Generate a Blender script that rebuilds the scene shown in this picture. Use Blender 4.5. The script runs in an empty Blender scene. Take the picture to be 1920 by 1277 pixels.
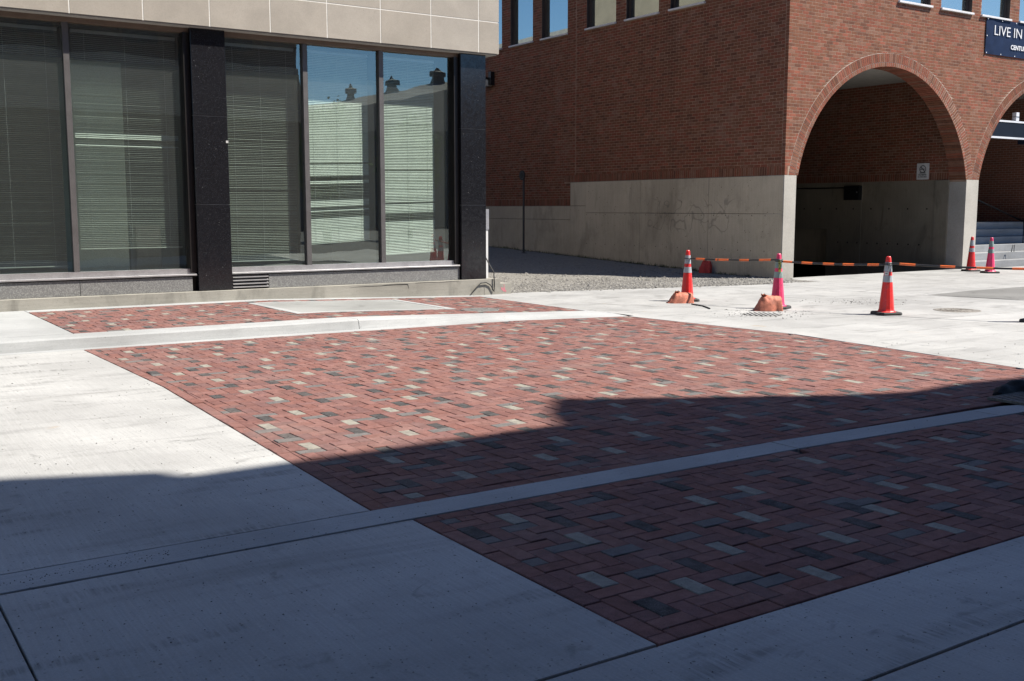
import bpy, math, random
from mathutils import Vector, Matrix, noise
random.seed(7)
R = math.radians
S = bpy.context.scene
col = S.collection

# ------------------------------------------------------------------ camera, sky, sun, exposure
cam = bpy.data.cameras.new('camera'); cam_o = bpy.data.objects.new('camera', cam); col.objects.link(cam_o)
S.camera = cam_o
CAM = Vector((0, 0, 1.63)); F = 1979.0 / 1920.0; PITCH = math.atan((638.5 - 391) / 1979); YAW = R(56.3)
fw = Vector((math.cos(YAW), math.sin(YAW), 0)); rt = Vector((math.sin(YAW), -math.cos(YAW), 0))
fwd = fw * math.cos(PITCH) - Vector((0, 0, 1)) * math.sin(PITCH)
upv = rt.cross(fwd)
cam_o.matrix_world = Matrix(((rt.x, upv.x, -fwd.x, CAM.x), (rt.y, upv.y, -fwd.y, CAM.y), (rt.z, upv.z, -fwd.z, CAM.z), (0, 0, 0, 1)))
cam.sensor_width = 36; cam.lens = 36 * F; cam.clip_end = 2000; cam.clip_start = 0.05

SUN_AZ = Vector((.775, -.632, 0)).normalized(); SUN_EL = R(54)
sun_dir = SUN_AZ * math.cos(SUN_EL) + Vector((0, 0, math.sin(SUN_EL)))
w = bpy.data.worlds.new('World'); S.world = w; w.use_nodes = True
wn = w.node_tree.nodes; wl = w.node_tree.links; wn.clear()
sky = wn.new('ShaderNodeTexSky'); sky.sky_type = 'NISHITA'; sky.sun_disc = False
sky.sun_elevation = SUN_EL; sky.sun_rotation = math.atan2(SUN_AZ.x, SUN_AZ.y)
sky.air_density = 1.0; sky.dust_density = 0.0; sky.ozone_density = 6.0
bg = wn.new('ShaderNodeBackground'); bg.inputs['Strength'].default_value = 0.064
wo = wn.new('ShaderNodeOutputWorld')
tn = wn.new('ShaderNodeMix'); tn.data_type = 'RGBA'; tn.blend_type = 'MULTIPLY'; tn.inputs[0].default_value = 1
tn.inputs[7].default_value = (.86, .99, 1.11, 1)              # white balance of the skylight, the same all over the sky
wl.new(sky.outputs[0], tn.inputs[6]); wl.new(tn.outputs[2], bg.inputs[0]); wl.new(bg.outputs[0], wo.inputs[0])
sl = bpy.data.lights.new('sun', 'SUN'); sl.energy = 5.0; sl.angle = R(0.45); sl.color = (1, .935, .83)
so = bpy.data.objects.new('sun', sl); col.objects.link(so); so.location = (30, -30, 60)
so.rotation_euler = (-sun_dir).to_track_quat('-Z', 'Y').to_euler()
S.view_settings.view_transform = 'Standard'; S.view_settings.look = 'None'
S.view_settings.exposure = 1.2; S.view_settings.gamma = 1; S.view_settings.use_curve_mapping = False

def px(u, v, axis, val):                       # photo pixel -> point on an axis plane (used to take measurements)
    d = fwd + rt * ((u - 960) / 1979) - upv * ((v - 638.5) / 1979)
    t = (val - CAM[axis]) / d[axis]
    return CAM + d * t
def depth_uv(p):
    q = Vector(p) - CAM; z = q.dot(fwd)
    if z <= .1: return z, 1e9, 1e9
    return z, 960 + 1979 * q.dot(rt) / z, 638.5 - 1979 * q.dot(upv) / z
def in_view(p, m=0):
    z, u, v = depth_uv(p)
    return z > .1 and -m < u < 1920 + m and -m < v < 1277 + m

# ------------------------------------------------------------------ materials
M = {}
ALB = .76                                                     # the base colours below were measured a little high; bring all to real-world level
def alb(c): return tuple(x * ALB for x in c)
def nodes_of(name):
    m = bpy.data.materials.new(name); m.use_nodes = True
    nt = m.node_tree; b = nt.nodes['Principled BSDF']
    M[name] = m
    return m, nt, b
def math_n(nt, op, a, b=None, clamp=False):
    n = nt.nodes.new('ShaderNodeMath'); n.operation = op; n.use_clamp = clamp
    for i, x in enumerate((a, b)):
        if x is None: continue
        if isinstance(x, (int, float)): n.inputs[i].default_value = x
        else: nt.links.new(x, n.inputs[i])
    return n.outputs[0]
def pos_n(nt, scale=(1, 1, 1), rotz=0):
    g = nt.nodes.new('ShaderNodeNewGeometry'); mp = nt.nodes.new('ShaderNodeMapping')
    mp.inputs['Scale'].default_value = scale; mp.inputs['Rotation'].default_value = (0, 0, rotz)
    nt.links.new(g.outputs['Position'], mp.inputs[0]); return mp.outputs[0]
def noise_n(nt, vec, scale, detail=4, rough=.55, dist=0):
    n = nt.nodes.new('ShaderNodeTexNoise'); n.inputs['Scale'].default_value = scale
    n.inputs['Detail'].default_value = detail; n.inputs['Roughness'].default_value = rough
    n.inputs['Distortion'].default_value = dist
    nt.links.new(vec, n.inputs['Vector']); return n.outputs['Fac']
def ramp_n(nt, fac, lo, hi, a=0.0, b=1.0):
    n = nt.nodes.new('ShaderNodeMapRange'); n.inputs[1].default_value = lo; n.inputs[2].default_value = hi
    n.inputs[3].default_value = a; n.inputs[4].default_value = b; n.interpolation_type = 'SMOOTHSTEP'
    nt.links.new(fac, n.inputs[0]); return n.outputs[0]
def mixc(nt, fac, a, b, mode='MIX'):
    n = nt.nodes.new('ShaderNodeMix'); n.data_type = 'RGBA'; n.blend_type = mode
    if isinstance(fac, (int, float)): n.inputs[0].default_value = fac
    else: nt.links.new(fac, n.inputs[0])
    for i, x in ((6, a), (7, b)):
        if isinstance(x, tuple): n.inputs[i].default_value = (*x[:3], 1)
        else: nt.links.new(x, n.inputs[i])
    return n.outputs[2]
def bump_n(nt, b, h, strength, dist):
    n = nt.nodes.new('ShaderNodeBump'); n.inputs['Strength'].default_value = strength
    n.inputs['Distance'].default_value = dist
    nt.links.new(h, n.inputs['Height']); nt.links.new(n.outputs[0], b.inputs['Normal'])
def simple(name, c, rough=.6, var=.12, scale=6, fine=60, finev=.1, bump=0.0, metal=0.0, spec=.5):
    c = alb(c)
    m, nt, b = nodes_of(name)
    p = pos_n(nt)
    n1 = noise_n(nt, p, scale, 4); n2 = noise_n(nt, p, fine, 3, .7)
    dark = tuple(x * (1 - var) for x in c); light = tuple(min(1, x * (1 + var)) for x in c)
    k = mixc(nt, ramp_n(nt, n1, .3, .7), dark, light)
    k2 = mixc(nt, ramp_n(nt, n2, .3, .7), (1 - finev,) * 3, (1 + finev,) * 3)
    nt.links.new(mixc(nt, 1.0, k, k2, 'MULTIPLY'), b.inputs['Base Color'])
    b.inputs['Roughness'].default_value = rough; b.inputs['Metallic'].default_value = metal
    b.inputs['Specular IOR Level'].default_value = spec
    if bump: bump_n(nt, b, n2, .6, bump)
    return m
def concrete(name, c, broom='y', stain=.16, pits=.5, warm=.0, tyre=.0):
    c = alb(c)
    m, nt, b = nodes_of(name)
    p = pos_n(nt)
    big = noise_n(nt, p, .55, 5, .6, .4); mid = noise_n(nt, p, 3.2, 5, .65); fine = noise_n(nt, p, 90, 3, .7)
    sc = {'y': (70, 2.0, 20), 'x': (2.0, 70, 20), 'z': (30, 30, 1.2), 'n': (25, 25, 25)}[broom]
    br = noise_n(nt, pos_n(nt, sc), 1.0, 3, .65)
    stx = noise_n(nt, pos_n(nt, (.5, 2.6, 1) if broom == 'y' else (1.6, 1.6, .6)), 1.0, 5, .6, .6)
    k = mixc(nt, ramp_n(nt, big, .3, .7), tuple(x * .82 for x in c), tuple(x * 1.1 for x in c))
    o_ = nt.nodes.new('ShaderNodeObjectInfo'); k = mixc(nt, ramp_n(nt, o_.outputs['Random'], 0, 1, 0, .14), k, tuple(x * .6 for x in c))
    k = mixc(nt, math_n(nt, 'MULTIPLY', ramp_n(nt, stx, .52, .72), stain * 2.2), k, tuple(x * .55 for x in c))
    k = mixc(nt, math_n(nt, 'MULTIPLY', ramp_n(nt, mid, .55, .75), stain), k, (c[0] * .5, c[1] * .49, c[2] * .46))
    k = mixc(nt, ramp_n(nt, br, .3, .7), mixc(nt, 1.0, k, (.93, .93, .93), 'MULTIPLY'), mixc(nt, 1.0, k, (1.035, 1.035, 1.035), 'MULTIPLY'))
    if tyre:
        tm = noise_n(nt, pos_n(nt, (.9, 5.5, 1)), 1.0, 2, .5, .2)
        tl = noise_n(nt, pos_n(nt, (60, 4, 1)), 1.0, 2, .6)
        f = math_n(nt, 'MULTIPLY', ramp_n(nt, tm, .54, .74), ramp_n(nt, tl, .30, .66))
        k = mixc(nt, math_n(nt, 'MULTIPLY', f, tyre), k, tuple(x * .35 for x in c))
        sp1 = noise_n(nt, pos_n(nt, (1, 1.25, 1)), 3.4, 4, .6, .8)
        k = mixc(nt, ramp_n(nt, sp1, .61, .73, 0, .55), k, tuple(x * .42 for x in c))
        sp2 = noise_n(nt, p, .9, 6, .7, 1.2)
        k = mixc(nt, ramp_n(nt, sp2, .50, .72, 0, .30), k, tuple(x * .60 for x in c))
        rs = noise_n(nt, p, 1.7, 3, .5, .5)
        k = mixc(nt, ramp_n(nt, rs, .70, .78, 0, .35), k, (c[0] * .95, c[1] * .66, c[2] * .36))
    v = nt.nodes.new('ShaderNodeTexVoronoi'); v.inputs['Scale'].default_value = 7 if broom != 'z' else 5
    nt.links.new(p, v.inputs['Vector'])
    v2 = nt.nodes.new('ShaderNodeTexVoronoi'); v2.inputs['Scale'].default_value = 26
    nt.links.new(p, v2.inputs['Vector'])
    pit = math_n(nt, 'MULTIPLY', ramp_n(nt, v.outputs['Distance'], .07, .03), pits)
    pit2 = math_n(nt, 'MULTIPLY', ramp_n(nt, v2.outputs['Distance'], .17, .09), pits * .6)
    k = mixc(nt, math_n(nt, 'MAXIMUM', pit, pit2), k, tuple(x * .22 for x in c))
    k = mixc(nt, 1.0, k, mixc(nt, ramp_n(nt, fine, .3, .7), (.93, .93, .93), (1.06, 1.06, 1.06)), 'MULTIPLY')
    nt.links.new(k, b.inputs['Base Color']); b.inputs['Roughness'].default_value = .85
    b.inputs['Specular IOR Level'].default_value = .15
    h = math_n(nt, 'ADD', math_n(nt, 'MULTIPLY', br, 1.0), math_n(nt, 'MULTIPLY', fine, .5))
    bump_n(nt, b, h, .5, .003)
    return m
concrete('road_concrete', (.43, .432, .428), 'y', .22, .7, tyre=.6)
concrete('apron_concrete', (.385, .386, .382), 'x', .3, .6, tyre=.5)
concrete('curb_concrete', (.40, .41, .415), 'x', .1, .45)
concrete('gutter_dirty', (.355, .365, .375), 'x', .35, .6)
concrete('plinth_concrete', (.36, .345, .305), 'x', .4, .6)
concrete('wall_concrete', (.64, .565, .45), 'z', .3, .8)
concrete('inner_concrete', (.17, .155, .13), 'z', .5, .6)  # darkened base colour stands in for the shade deeper inside the arches
concrete('shade_toned_concrete', (.30, .265, .205), 'z', .4, .6)  # lowered base colour holds the shade of the passage walls
concrete('pillar_concrete', (.50, .475, .43), 'n', .1, .8)
concrete('inset_concrete', (.31, .315, .31), 'x', .25, .4)
concrete('step_concrete', (.30, .31, .325), 'x', .15, .4)
concrete('patch_concrete', (.215, .215, .21), 'x', .3, .5)
simple('sand_bed', (.045, .038, .034), .95, .3, 20)
simple('joint_dirt', (.05, .045, .04), .95, .3, 20)
simple('asphalt', (.06, .06, .06), .9, .2, 3, 120, .3, .004)
def paver(name, c, var=.1, finev=.22):
    c = alb(c)
    m, nt, b = nodes_of(name)
    p = pos_n(nt)
    n0 = noise_n(nt, p, 1.1, 5, .65, .6); n1 = noise_n(nt, p, 15, 5, .65, .4); n3 = noise_n(nt, p, 2.3, 5, .65, .8); n2 = noise_n(nt, p, 230, 2, .7)
    k = mixc(nt, ramp_n(nt, n1, .3, .7), tuple(x * (1 - var * 1.7) for x in c), tuple(x * (1 + var * 1.5) for x in c))
    k = mixc(nt, ramp_n(nt, n3, .56, .74, 0, .34), k, tuple(x * .5 for x in c))
    k = mixc(nt, ramp_n(nt, n0, .45, .80, .0, .34), k, (.21, .168, .152))       # pale dust tracked over the pavers
    k = mixc(nt, 1.0, k, mixc(nt, ramp_n(nt, n2, .25, .75), (1 - finev,) * 3, (1 + finev,) * 3), 'MULTIPLY')
    nt.links.new(k, b.inputs['Base Color']); b.inputs['Roughness'].default_value = .8
    b.inputs['Specular IOR Level'].default_value = .08
    bump_n(nt, b, n2, .5, .0025)
for i, c in enumerate([(.220, .113, .100), (.190, .096, .086), (.238, .126, .112), (.205, .110, .102), (.212, .103, .089), (.18, .098, .092)]): paver('paver_red_%d' % i, c)
paver('paver_charcoal', (.075, .073, .074), .2, .6); paver('paver_grey', (.150, .143, .141), .1, .25); paver('paver_pale', (.27, .258, .225), .12)
PAVER_RED = [M['paver_red_%d' % i] for i in range(6)]
BR = [('brick_brown', (.215, .095, .060)), ('brick_red', (.245, .088, .058)), ('brick_bright', (.29, .105, .07)), ('brick_dark', (.168, .076, .052)), ('brick_dusty', (.245, .125, .088))]
for n, c in BR: simple(n, c, .85, .12, 8, 70, .15, .002, spec=.08)
BRM = [M[n] for n, c in BR]
for m in BRM:
    nt = m.node_tree; b = nt.nodes['Principled BSDF']; src = b.inputs['Base Color'].links[0].from_socket
    n1 = noise_n(nt, pos_n(nt, (1.6, 1.6, .16)), 1.0, 5, .65, .3); n2 = noise_n(nt, pos_n(nt), .75, 5, .65, .7)
    k = mixc(nt, ramp_n(nt, n1, .52, .72, 0, .42), src, (.075, .040, .030)); k = mixc(nt, ramp_n(nt, n2, .55, .75, 0, .38), k, (.25, .165, .135))
    nt.links.new(k, b.inputs['Base Color'])
BRW = [6, 4, .8, 1.8, 2.2]
simple('mortar', (.39, .275, .21), .95, .15, 3, 60, .15, spec=.08)
simple('mortar_light', (.52, .45, .39), .95, .12, 3)
def brick_tex(name, c1, c2, mort, scale=1.0):
    m, nt, b = nodes_of(name)
    g = nt.nodes.new('ShaderNodeNewGeometry'); sp = nt.nodes.new('ShaderNodeSeparateXYZ'); nt.links.new(g.outputs['Position'], sp.inputs[0])
    cb = nt.nodes.new('ShaderNodeCombineXYZ')
    nt.links.new(math_n(nt, 'ADD', sp.outputs[0], sp.outputs[1]), cb.inputs[0]); nt.links.new(sp.outputs[2], cb.inputs[1])
    t = nt.nodes.new('ShaderNodeTexBrick'); nt.links.new(cb.outputs[0], t.inputs['Vector'])
    t.inputs['Color1'].default_value = (*c1, 1); t.inputs['Color2'].default_value = (*c2, 1); t.inputs['Mortar'].default_value = (*mort, 1)
    t.inputs['Scale'].default_value = 1; t.inputs['Brick Width'].default_value = .215 * scale; t.inputs['Row Height'].default_value = .075 * scale; t.inputs['Mortar Size'].default_value = .006
    nt.links.new(t.outputs['Color'], b.inputs['Base Color']); b.inputs['Roughness'].default_value = .9
brick_tex('brick_upper', (.24, .09, .06), (.17, .07, .05), (.33, .26, .22))
brick_tex('brick_opposite', (.10, .065, .05), (.075, .05, .04), (.14, .12, .10))
def limestone(name, c):
    c = alb(c)
    m, nt, b = nodes_of(name)
    p = pos_n(nt); n1 = noise_n(nt, p, 1.3, 5, .6, .5); n2 = noise_n(nt, p, 55, 3, .7)
    v = nt.nodes.new('ShaderNodeTexVoronoi'); v.inputs['Scale'].default_value = 9; nt.links.new(p, v.inputs['Vector'])
    o = nt.nodes.new('ShaderNodeObjectInfo')
    k = mixc(nt, ramp_n(nt, n1, .3, .7), tuple(x * .9 for x in c), tuple(x * 1.08 for x in c))
    k = mixc(nt, o.outputs['Random'], k, mixc(nt, 1.0, k, (.90, .88, .85), 'MULTIPLY'))
    k = mixc(nt, ramp_n(nt, v.outputs['Distance'], .09, .05, 0, .35), k, tuple(x * .5 for x in c))
    k = mixc(nt, 1.0, k, mixc(nt, ramp_n(nt, n2, .3, .7), (.94,) * 3, (1.05,) * 3), 'MULTIPLY')
    nt.links.new(k, b.inputs['Base Color']); b.inputs['Roughness'].default_value = .75
    bump_n(nt, b, n2, .4, .002)
limestone('limestone', (.40, .365, .32))
simple('stone_grout', (.72, .70, .66), .8, .05, 3)
def speckle(name, base, fleck, scale, thr, rough, spec=.5):
    m, nt, b = nodes_of(name)
    p = pos_n(nt); n = noise_n(nt, p, scale, 2, .6); n2 = noise_n(nt, p, 14, 3, .7)
    v = nt.nodes.new('ShaderNodeTexVoronoi'); v.inputs['Scale'].default_value = 11; nt.links.new(p, v.inputs['Vector'])
    k = mixc(nt, ramp_n(nt, n, thr, thr + .1), base, fleck)
    k = mixc(nt, ramp_n(nt, v.outputs['Distance'], .06, .03, 0, .5), k, (.5, .5, .5))
    nt.links.new(k, b.inputs['Base Color'])
    nt.links.new(ramp_n(nt, n2, .3, .8, rough, rough + .15), b.inputs['Roughness'])
    b.inputs['Specular IOR Level'].default_value = spec
speckle('black_granite', (.009, .009, .011), (.034, .035, .04), 95, .58, .08)
speckle('grey_granite', (.13, .13, .13), (.215, .215, .21), 75, .48, .4)
simple('bronze_frame', (.19, .135, .10), .5, .1, 5, metal=.2)
simple('dark_frame', (.035, .031, .030), .4, .1, 5, metal=.6)
simple('mullion_metal', (.13, .122, .122), .45, .1, 5, metal=.3)
simple('sill_metal', (.50, .49, .50), .35, .1, 5, metal=.6)
simple('black_seal', (.012, .012, .012), .6)
simple('column_joint', (.22, .22, .21), .8)
simple('soffit_grey', (.40, .385, .36), .8, .06)
def blind(name, c):
    c = alb(c)
    m, nt, b = nodes_of(name)
    b.inputs['Base Color'].default_value = (*c, 1); b.inputs['Roughness'].default_value = .5
    p = pos_n(nt); n = noise_n(nt, p, 7, 3)
    nt.links.new(mixc(nt, ramp_n(nt, n, .3, .7), tuple(x * .92 for x in c), tuple(min(1, x * 1.06) for x in c)), b.inputs['Base Color'])
blind('blind_slat', (.54, .575, .51)); blind('blind_grey', (.27, .30, .275)); blind('blind_mid', (.36, .38, .34))
simple('room_wall', (.30, .31, .28), .9, .05); simple('room_floor', (.08, .08, .085), .9); simple('room_pale', (.62, .66, .60), .9, .03); simple('room_dark', (.07, .07, .075), .9)
simple('white_plastic', (.65, .65, .63), .5)
def glass(name, f0, tint, wob=.0, dust=.0):
    m, nt, b = nodes_of(name); nt.nodes.remove(b); out = nt.nodes['Material Output']
    g = nt.nodes.new('ShaderNodeNewGeometry')
    d = nt.nodes.new('ShaderNodeVectorMath'); d.operation = 'DOT_PRODUCT'
    nt.links.new(g.outputs['Normal'], d.inputs[0]); nt.links.new(g.outputs['Incoming'], d.inputs[1])
    c = math_n(nt, 'ABSOLUTE', d.outputs['Value'])
    f = math_n(nt, 'POWER', math_n(nt, 'SUBTRACT', 1.0, c), 5.0)
    f = math_n(nt, 'ADD', math_n(nt, 'MULTIPLY', f, 1 - f0), f0, True)
    t = nt.nodes.new('ShaderNodeBsdfTransparent'); t.inputs[0].default_value = (*tint, 1)
    gl = nt.nodes.new('ShaderNodeBsdfGlossy'); gl.inputs['Roughness'].default_value = 0.0; gl.inputs['Color'].default_value = (.90, .99, .92, 1)
    df = nt.nodes.new('ShaderNodeBsdfDiffuse'); df.inputs[0].default_value = (.55, .60, .57, 1)   # film of dust on the pane
    m0 = nt.nodes.new('ShaderNodeMixShader'); m0.inputs[0].default_value = dust
    nt.links.new(t.outputs[0], m0.inputs[1]); nt.links.new(df.outputs[0], m0.inputs[2])
    mx = nt.nodes.new('ShaderNodeMixShader')
    nt.links.new(f, mx.inputs[0]); nt.links.new(m0.outputs[0], mx.inputs[1]); nt.links.new(gl.outputs[0], mx.inputs[2]); nt.links.new(mx.outputs[0], out.inputs[0])
    if wob:
        n = noise_n(nt, pos_n(nt, (1, 1, .8)), 1.1, 1, .4)
        bp = nt.nodes.new('ShaderNodeBump'); bp.inputs['Strength'].default_value = wob; bp.inputs['Distance'].default_value = .02
        nt.links.new(n, bp.inputs['Height']); nt.links.new(bp.outputs[0], gl.inputs['Normal'])
glass('shop_glass', .19, (.78, .86, .83), .16, .045); glass('mirror_glass', .45, (.30, .36, .36), .05, .12)
def vinyl(name, c, rough=.45, dirt=.1):
    m = simple(name, c, rough, dirt, 7, 40, .06, 0.0); nt = m.node_tree; b = nt.nodes['Principled BSDF']; src = b.inputs['Base Color'].links[0].from_socket
    n1 = noise_n(nt, pos_n(nt, (1, 1, .5)), 16, 5, .7, .6); n2 = noise_n(nt, pos_n(nt, (1, 1, 4)), 30, 3, .6)
    k = mixc(nt, ramp_n(nt, n1, .54, .70, 0, .45), src, (.10, .085, .075)); k = mixc(nt, ramp_n(nt, n2, .62, .74, 0, .4), k, (.35, .33, .31))
    nt.links.new(k, b.inputs['Base Color']); return m
vinyl('cone_red', (.78, .026, .022), .4); vinyl('cone_pink', (.80, .05, .16), .4); vinyl('cone_white', (.42, .44, .47), .35); vinyl('cone_grey', (.25, .33, .31), .4, .2)
simple('rubber_black', (.03, .029, .028), .75, .3, 12); vinyl('bar_orange', (.85, .16, .03), .4); simple('bar_black', (.02, .02, .022), .4)
simple('sandbag', (.52, .165, .10), .7, .28, 11, 120, .28, .009); simple('sandbag_red', (.55, .05, .045), .7, .14, 14, 90, .2, .004)
simple('label_yellow', (.62, .66, .12), .5); simple('ink_black', (.012, .012, .012), .6); simple('sign_white', (.72, .72, .72), .5, .06); simple('ink_red', (.5, .03, .03), .5)
simple('cast_iron', (.13, .12, .105), .7, .3, 20, 80, .3, .004); simple('iron_rust', (.20, .185, .165), .8, .3, 20, 80, .3, .003)
simple('dark_hole', (.006, .006, .006), 1)
simple('banner_navy', (.010, .022, .062), .6, .12, 3, spec=.12); simple('banner_white', (.8, .8, .82), .5, .02); simple('panel_navy', (.010, .014, .026), .5, .1, 2, spec=.1); simple('panel_white', (.72, .73, .78), .4, .04)
simple('window_sill_white', (.72, .71, .72), .5, .04); simple('window_frame_dark', (.06, .05, .05), .4)
simple('ceiling_paint', (.34, .32, .29), .9, .08); simple('steel_black', (.016, .016, .018), .4, metal=.3); simple('filter_cloth', (.012, .012, .012), .9, .3, 30)
simple('lamp_cover', (.7, .68, .6), .4); simple('post_steel', (.06, .062, .07), .5, metal=.4)
simple('shed_metal', (.42, .42, .43), .5); simple('tower_wall', (.13, .125, .12), .8); simple('tar_roof', (.15, .145, .145), .9); simple('vent_metal', (.06, .055, .05), .7)
simple('bark', (.09, .07, .05), .9, .3, 12); simple('pink_paint', (.62, .22, .26), .9)
def leafmat(name, c):
    c = alb(c)
    m, nt, b = nodes_of(name); o = noise_n(nt, pos_n(nt), 3, 3)
    nt.links.new(mixc(nt, ramp_n(nt, o, .3, .7), tuple(x * .6 for x in c), tuple(x * 1.4 for x in c)), b.inputs['Base Color']); b.inputs['Roughness'].default_value = .6
leafmat('leaf_green', (.10, .20, .04))
def gravelmat():
    m, nt, b = nodes_of('gravel'); p = pos_n(nt)
    v = nt.nodes.new('ShaderNodeTexVoronoi'); v.inputs['Scale'].default_value = 28; nt.links.new(p, v.inputs['Vector'])
    n = noise_n(nt, p, .8, 5); n2 = noise_n(nt, p, 18, 4, .7)
    sep = nt.nodes.new('ShaderNodeSeparateColor'); nt.links.new(v.outputs['Color'], sep.inputs[0])
    k = mixc(nt, sep.outputs[0], (.07, .068, .063), (.22, .212, .195))
    k = mixc(nt, ramp_n(nt, n2, .45, .7), k, (.15, .143, .13))
    k = mixc(nt, ramp_n(nt, n, .4, .7, 0, .6), k, (.155, .148, .133))
    nt.links.new(k, b.inputs['Base Color']); b.inputs['Roughness'].default_value = .95
    bump_n(nt, b, math_n(nt, 'ADD', v.outputs['Distance'], n2), .8, .02)
gravelmat()
leafmat('weed_green', (.075, .095, .03))
simple('stone_light', (.27, .26, .24), .9, .2, 30); simple('stone_dark', (.16, .155, .15), .9, .2, 30)
def wallmat():                                   # weathered cast concrete with an old faded scrawl
    m = M['wall_concrete'].copy(); m.name = 'wall_concrete_marked'; M['wall_concrete_marked'] = m
    nt = m.node_tree; b = nt.nodes['Principled BSDF']; src = b.inputs['Base Color'].links[0].from_socket
    p = pos_n(nt); sp = nt.nodes.new('ShaderNodeSeparateXYZ'); nt.links.new(p, sp.inputs[0])
    n = noise_n(nt, p, 2.4, 1, .4, .5)
    line = ramp_n(nt, math_n(nt, 'ABSOLUTE', math_n(nt, 'SUBTRACT', n, .5)), .022, .008)
    my = math_n(nt, 'MULTIPLY', ramp_n(nt, sp.outputs[1], 18.2, 18.9), ramp_n(nt, sp.outputs[1], 22.2, 21.6))
    mz = math_n(nt, 'MULTIPLY', ramp_n(nt, sp.outputs[2], .95, 1.1), ramp_n(nt, sp.outputs[2], 1.95, 1.8))
    f = math_n(nt, 'MULTIPLY', math_n(nt, 'MULTIPLY', line, math_n(nt, 'MULTIPLY', my, mz)), .38)
    nt.links.new(mixc(nt, f, src, (.10, .095, .09)), b.inputs['Base Color'])
wallmat()

# ------------------------------------------------------------------ mesh helpers
class MB:
    def __init__(s): s.v = []; s.f = []; s.mi = []; s.mats = []; s.sm = []
    def mid(s, m):
        if m not in s.mats: s.mats.append(m)
        return s.mats.index(m)
    def face(s, pts, m, smooth=False):
        i = len(s.v); s.v += [tuple(p) for p in pts]; s.f.append(tuple(range(i, i + len(pts)))); s.mi.append(s.mid(m)); s.sm.append(smooth); return s
    def add(s, verts, faces, m, smooth=False):
        i = len(s.v); s.v += [tuple(p) for p in verts]; k = s.mid(m)
        for f in faces: s.f.append(tuple(i + j for j in f)); s.mi.append(k); s.sm.append(smooth)
        return s
    def box(s, x0, x1, y0, y1, z0, z1, m, skip=''):
        v = [(x0, y0, z0), (x1, y0, z0), (x1, y1, z0), (x0, y1, z0), (x0, y0, z1), (x1, y0, z1), (x1, y1, z1), (x0, y1, z1)]
        fs = {'b': (0, 3, 2, 1), 't': (4, 5, 6, 7), 'f': (0, 1, 5, 4), 'k': (2, 3, 7, 6), 'l': (3, 0, 4, 7), 'r': (1, 2, 6, 5)}
        return s.add(v, [f for k, f in fs.items() if k not in skip], m)
    def bbox(s, x0, x1, y0, y1, z0, z1, c, m):          # box with chamfered top / front edges all round
        v = []
        for (z, d) in ((z0, 0), (z1 - c, 0), (z1, c)):
            v += [(x0 + d, y0 + d, z), (x1 - d, y0 + d, z), (x1 - d, y1 - d, z), (x0 + d, y1 - d, z)]
        f = [(3, 2, 1, 0), (8, 9, 10, 11)]
        for a in (0, 4):
            for i in range(4): f.append((a + i, a + (i + 1) % 4, a + 4 + (i + 1) % 4, a + 4 + i))
        return s.add(v, f, m)
    def prism(s, poly, z0, z1, c, m, zf=None, tilt=None):   # convex polygon (ccw) block with a chamfered top
        n = len(poly); cx = sum(p[0] for p in poly) / n; cy = sum(p[1] for p in poly) / n
        zz = (lambda x, y: 0) if zf is None else zf
        ins = inset(poly, c) if c else poly
        v = [(x, y, z0 + zz(x, y)) for x, y in poly] + [(x, y, z1 - c + zz(x, y)) for x, y in poly] + [(x, y, z1 + zz(x, y)) for x, y in ins]
        f = [tuple(range(2 * n, 3 * n))]
        for a in (0, n):
            for i in range(n): f.append((a + i, a + (i + 1) % n, a + n + (i + 1) % n, a + n + i))
        return s.add(v, f, m)
    def tube(s, pts, r, m, seg=8, caps=True, smooth=True):
        pts = [Vector(p) for p in pts]; rr = r if isinstance(r, (list, tuple)) else [r] * len(pts)
        v = []; f = []
        for i, p in enumerate(pts):
            d = (pts[min(i + 1, len(pts) - 1)] - pts[max(i - 1, 0)]).normalized()
            a = d.orthogonal().normalized() if abs(d.z) > .99 else d.cross(Vector((0, 0, 1))).normalized()
            b = d.cross(a)
            for k in range(seg):
                t = 2 * math.pi * k / seg; v.append(p + (a * math.cos(t) + b * math.sin(t)) * rr[i])
        for i in range(len(pts) - 1):
            for k in range(seg):
                f.append((i * seg + k, i * seg + (k + 1) % seg, (i + 1) * seg + (k + 1) % seg, (i + 1) * seg + k))
        s.add(v, f, m, smooth)
        if caps:
            s.add(v[:seg], [tuple(range(seg))], m); s.add(v[-seg:], [tuple(range(seg - 1, -1, -1))], m)
        return s
    def lathe(s, prof, m, seg=28, c=(0, 0, 0), smooth=True, top=True, bot=False):
        v = []; f = []; n = len(prof)
        for r, z in prof:
            for k in range(seg):
                t = 2 * math.pi * k / seg; v.append((c[0] + r * math.cos(t), c[1] + r * math.sin(t), c[2] + z))
        for i in range(n - 1):
            for k in range(seg): f.append((i * seg + k, i * seg + (k + 1) % seg, (i + 1) * seg + (k + 1) % seg, (i + 1) * seg + k))
        s.add(v, f, m, smooth)
        if top: s.add(v[-seg:], [tuple(range(seg))], m)
        if bot: s.add(v[:seg], [tuple(range(seg - 1, -1, -1))], m)
        return s
    def mesh(s, name, off=(0, 0, 0)):
        me = bpy.data.meshes.new(name)
        me.from_pydata([(x - off[0], y - off[1], z - off[2]) for x, y, z in s.v], [], s.f)
        for m in s.mats: me.materials.append(m)
        me.polygons.foreach_set('material_index', s.mi); me.polygons.foreach_set('use_smooth', s.sm)
        me.update(); return me
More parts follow.
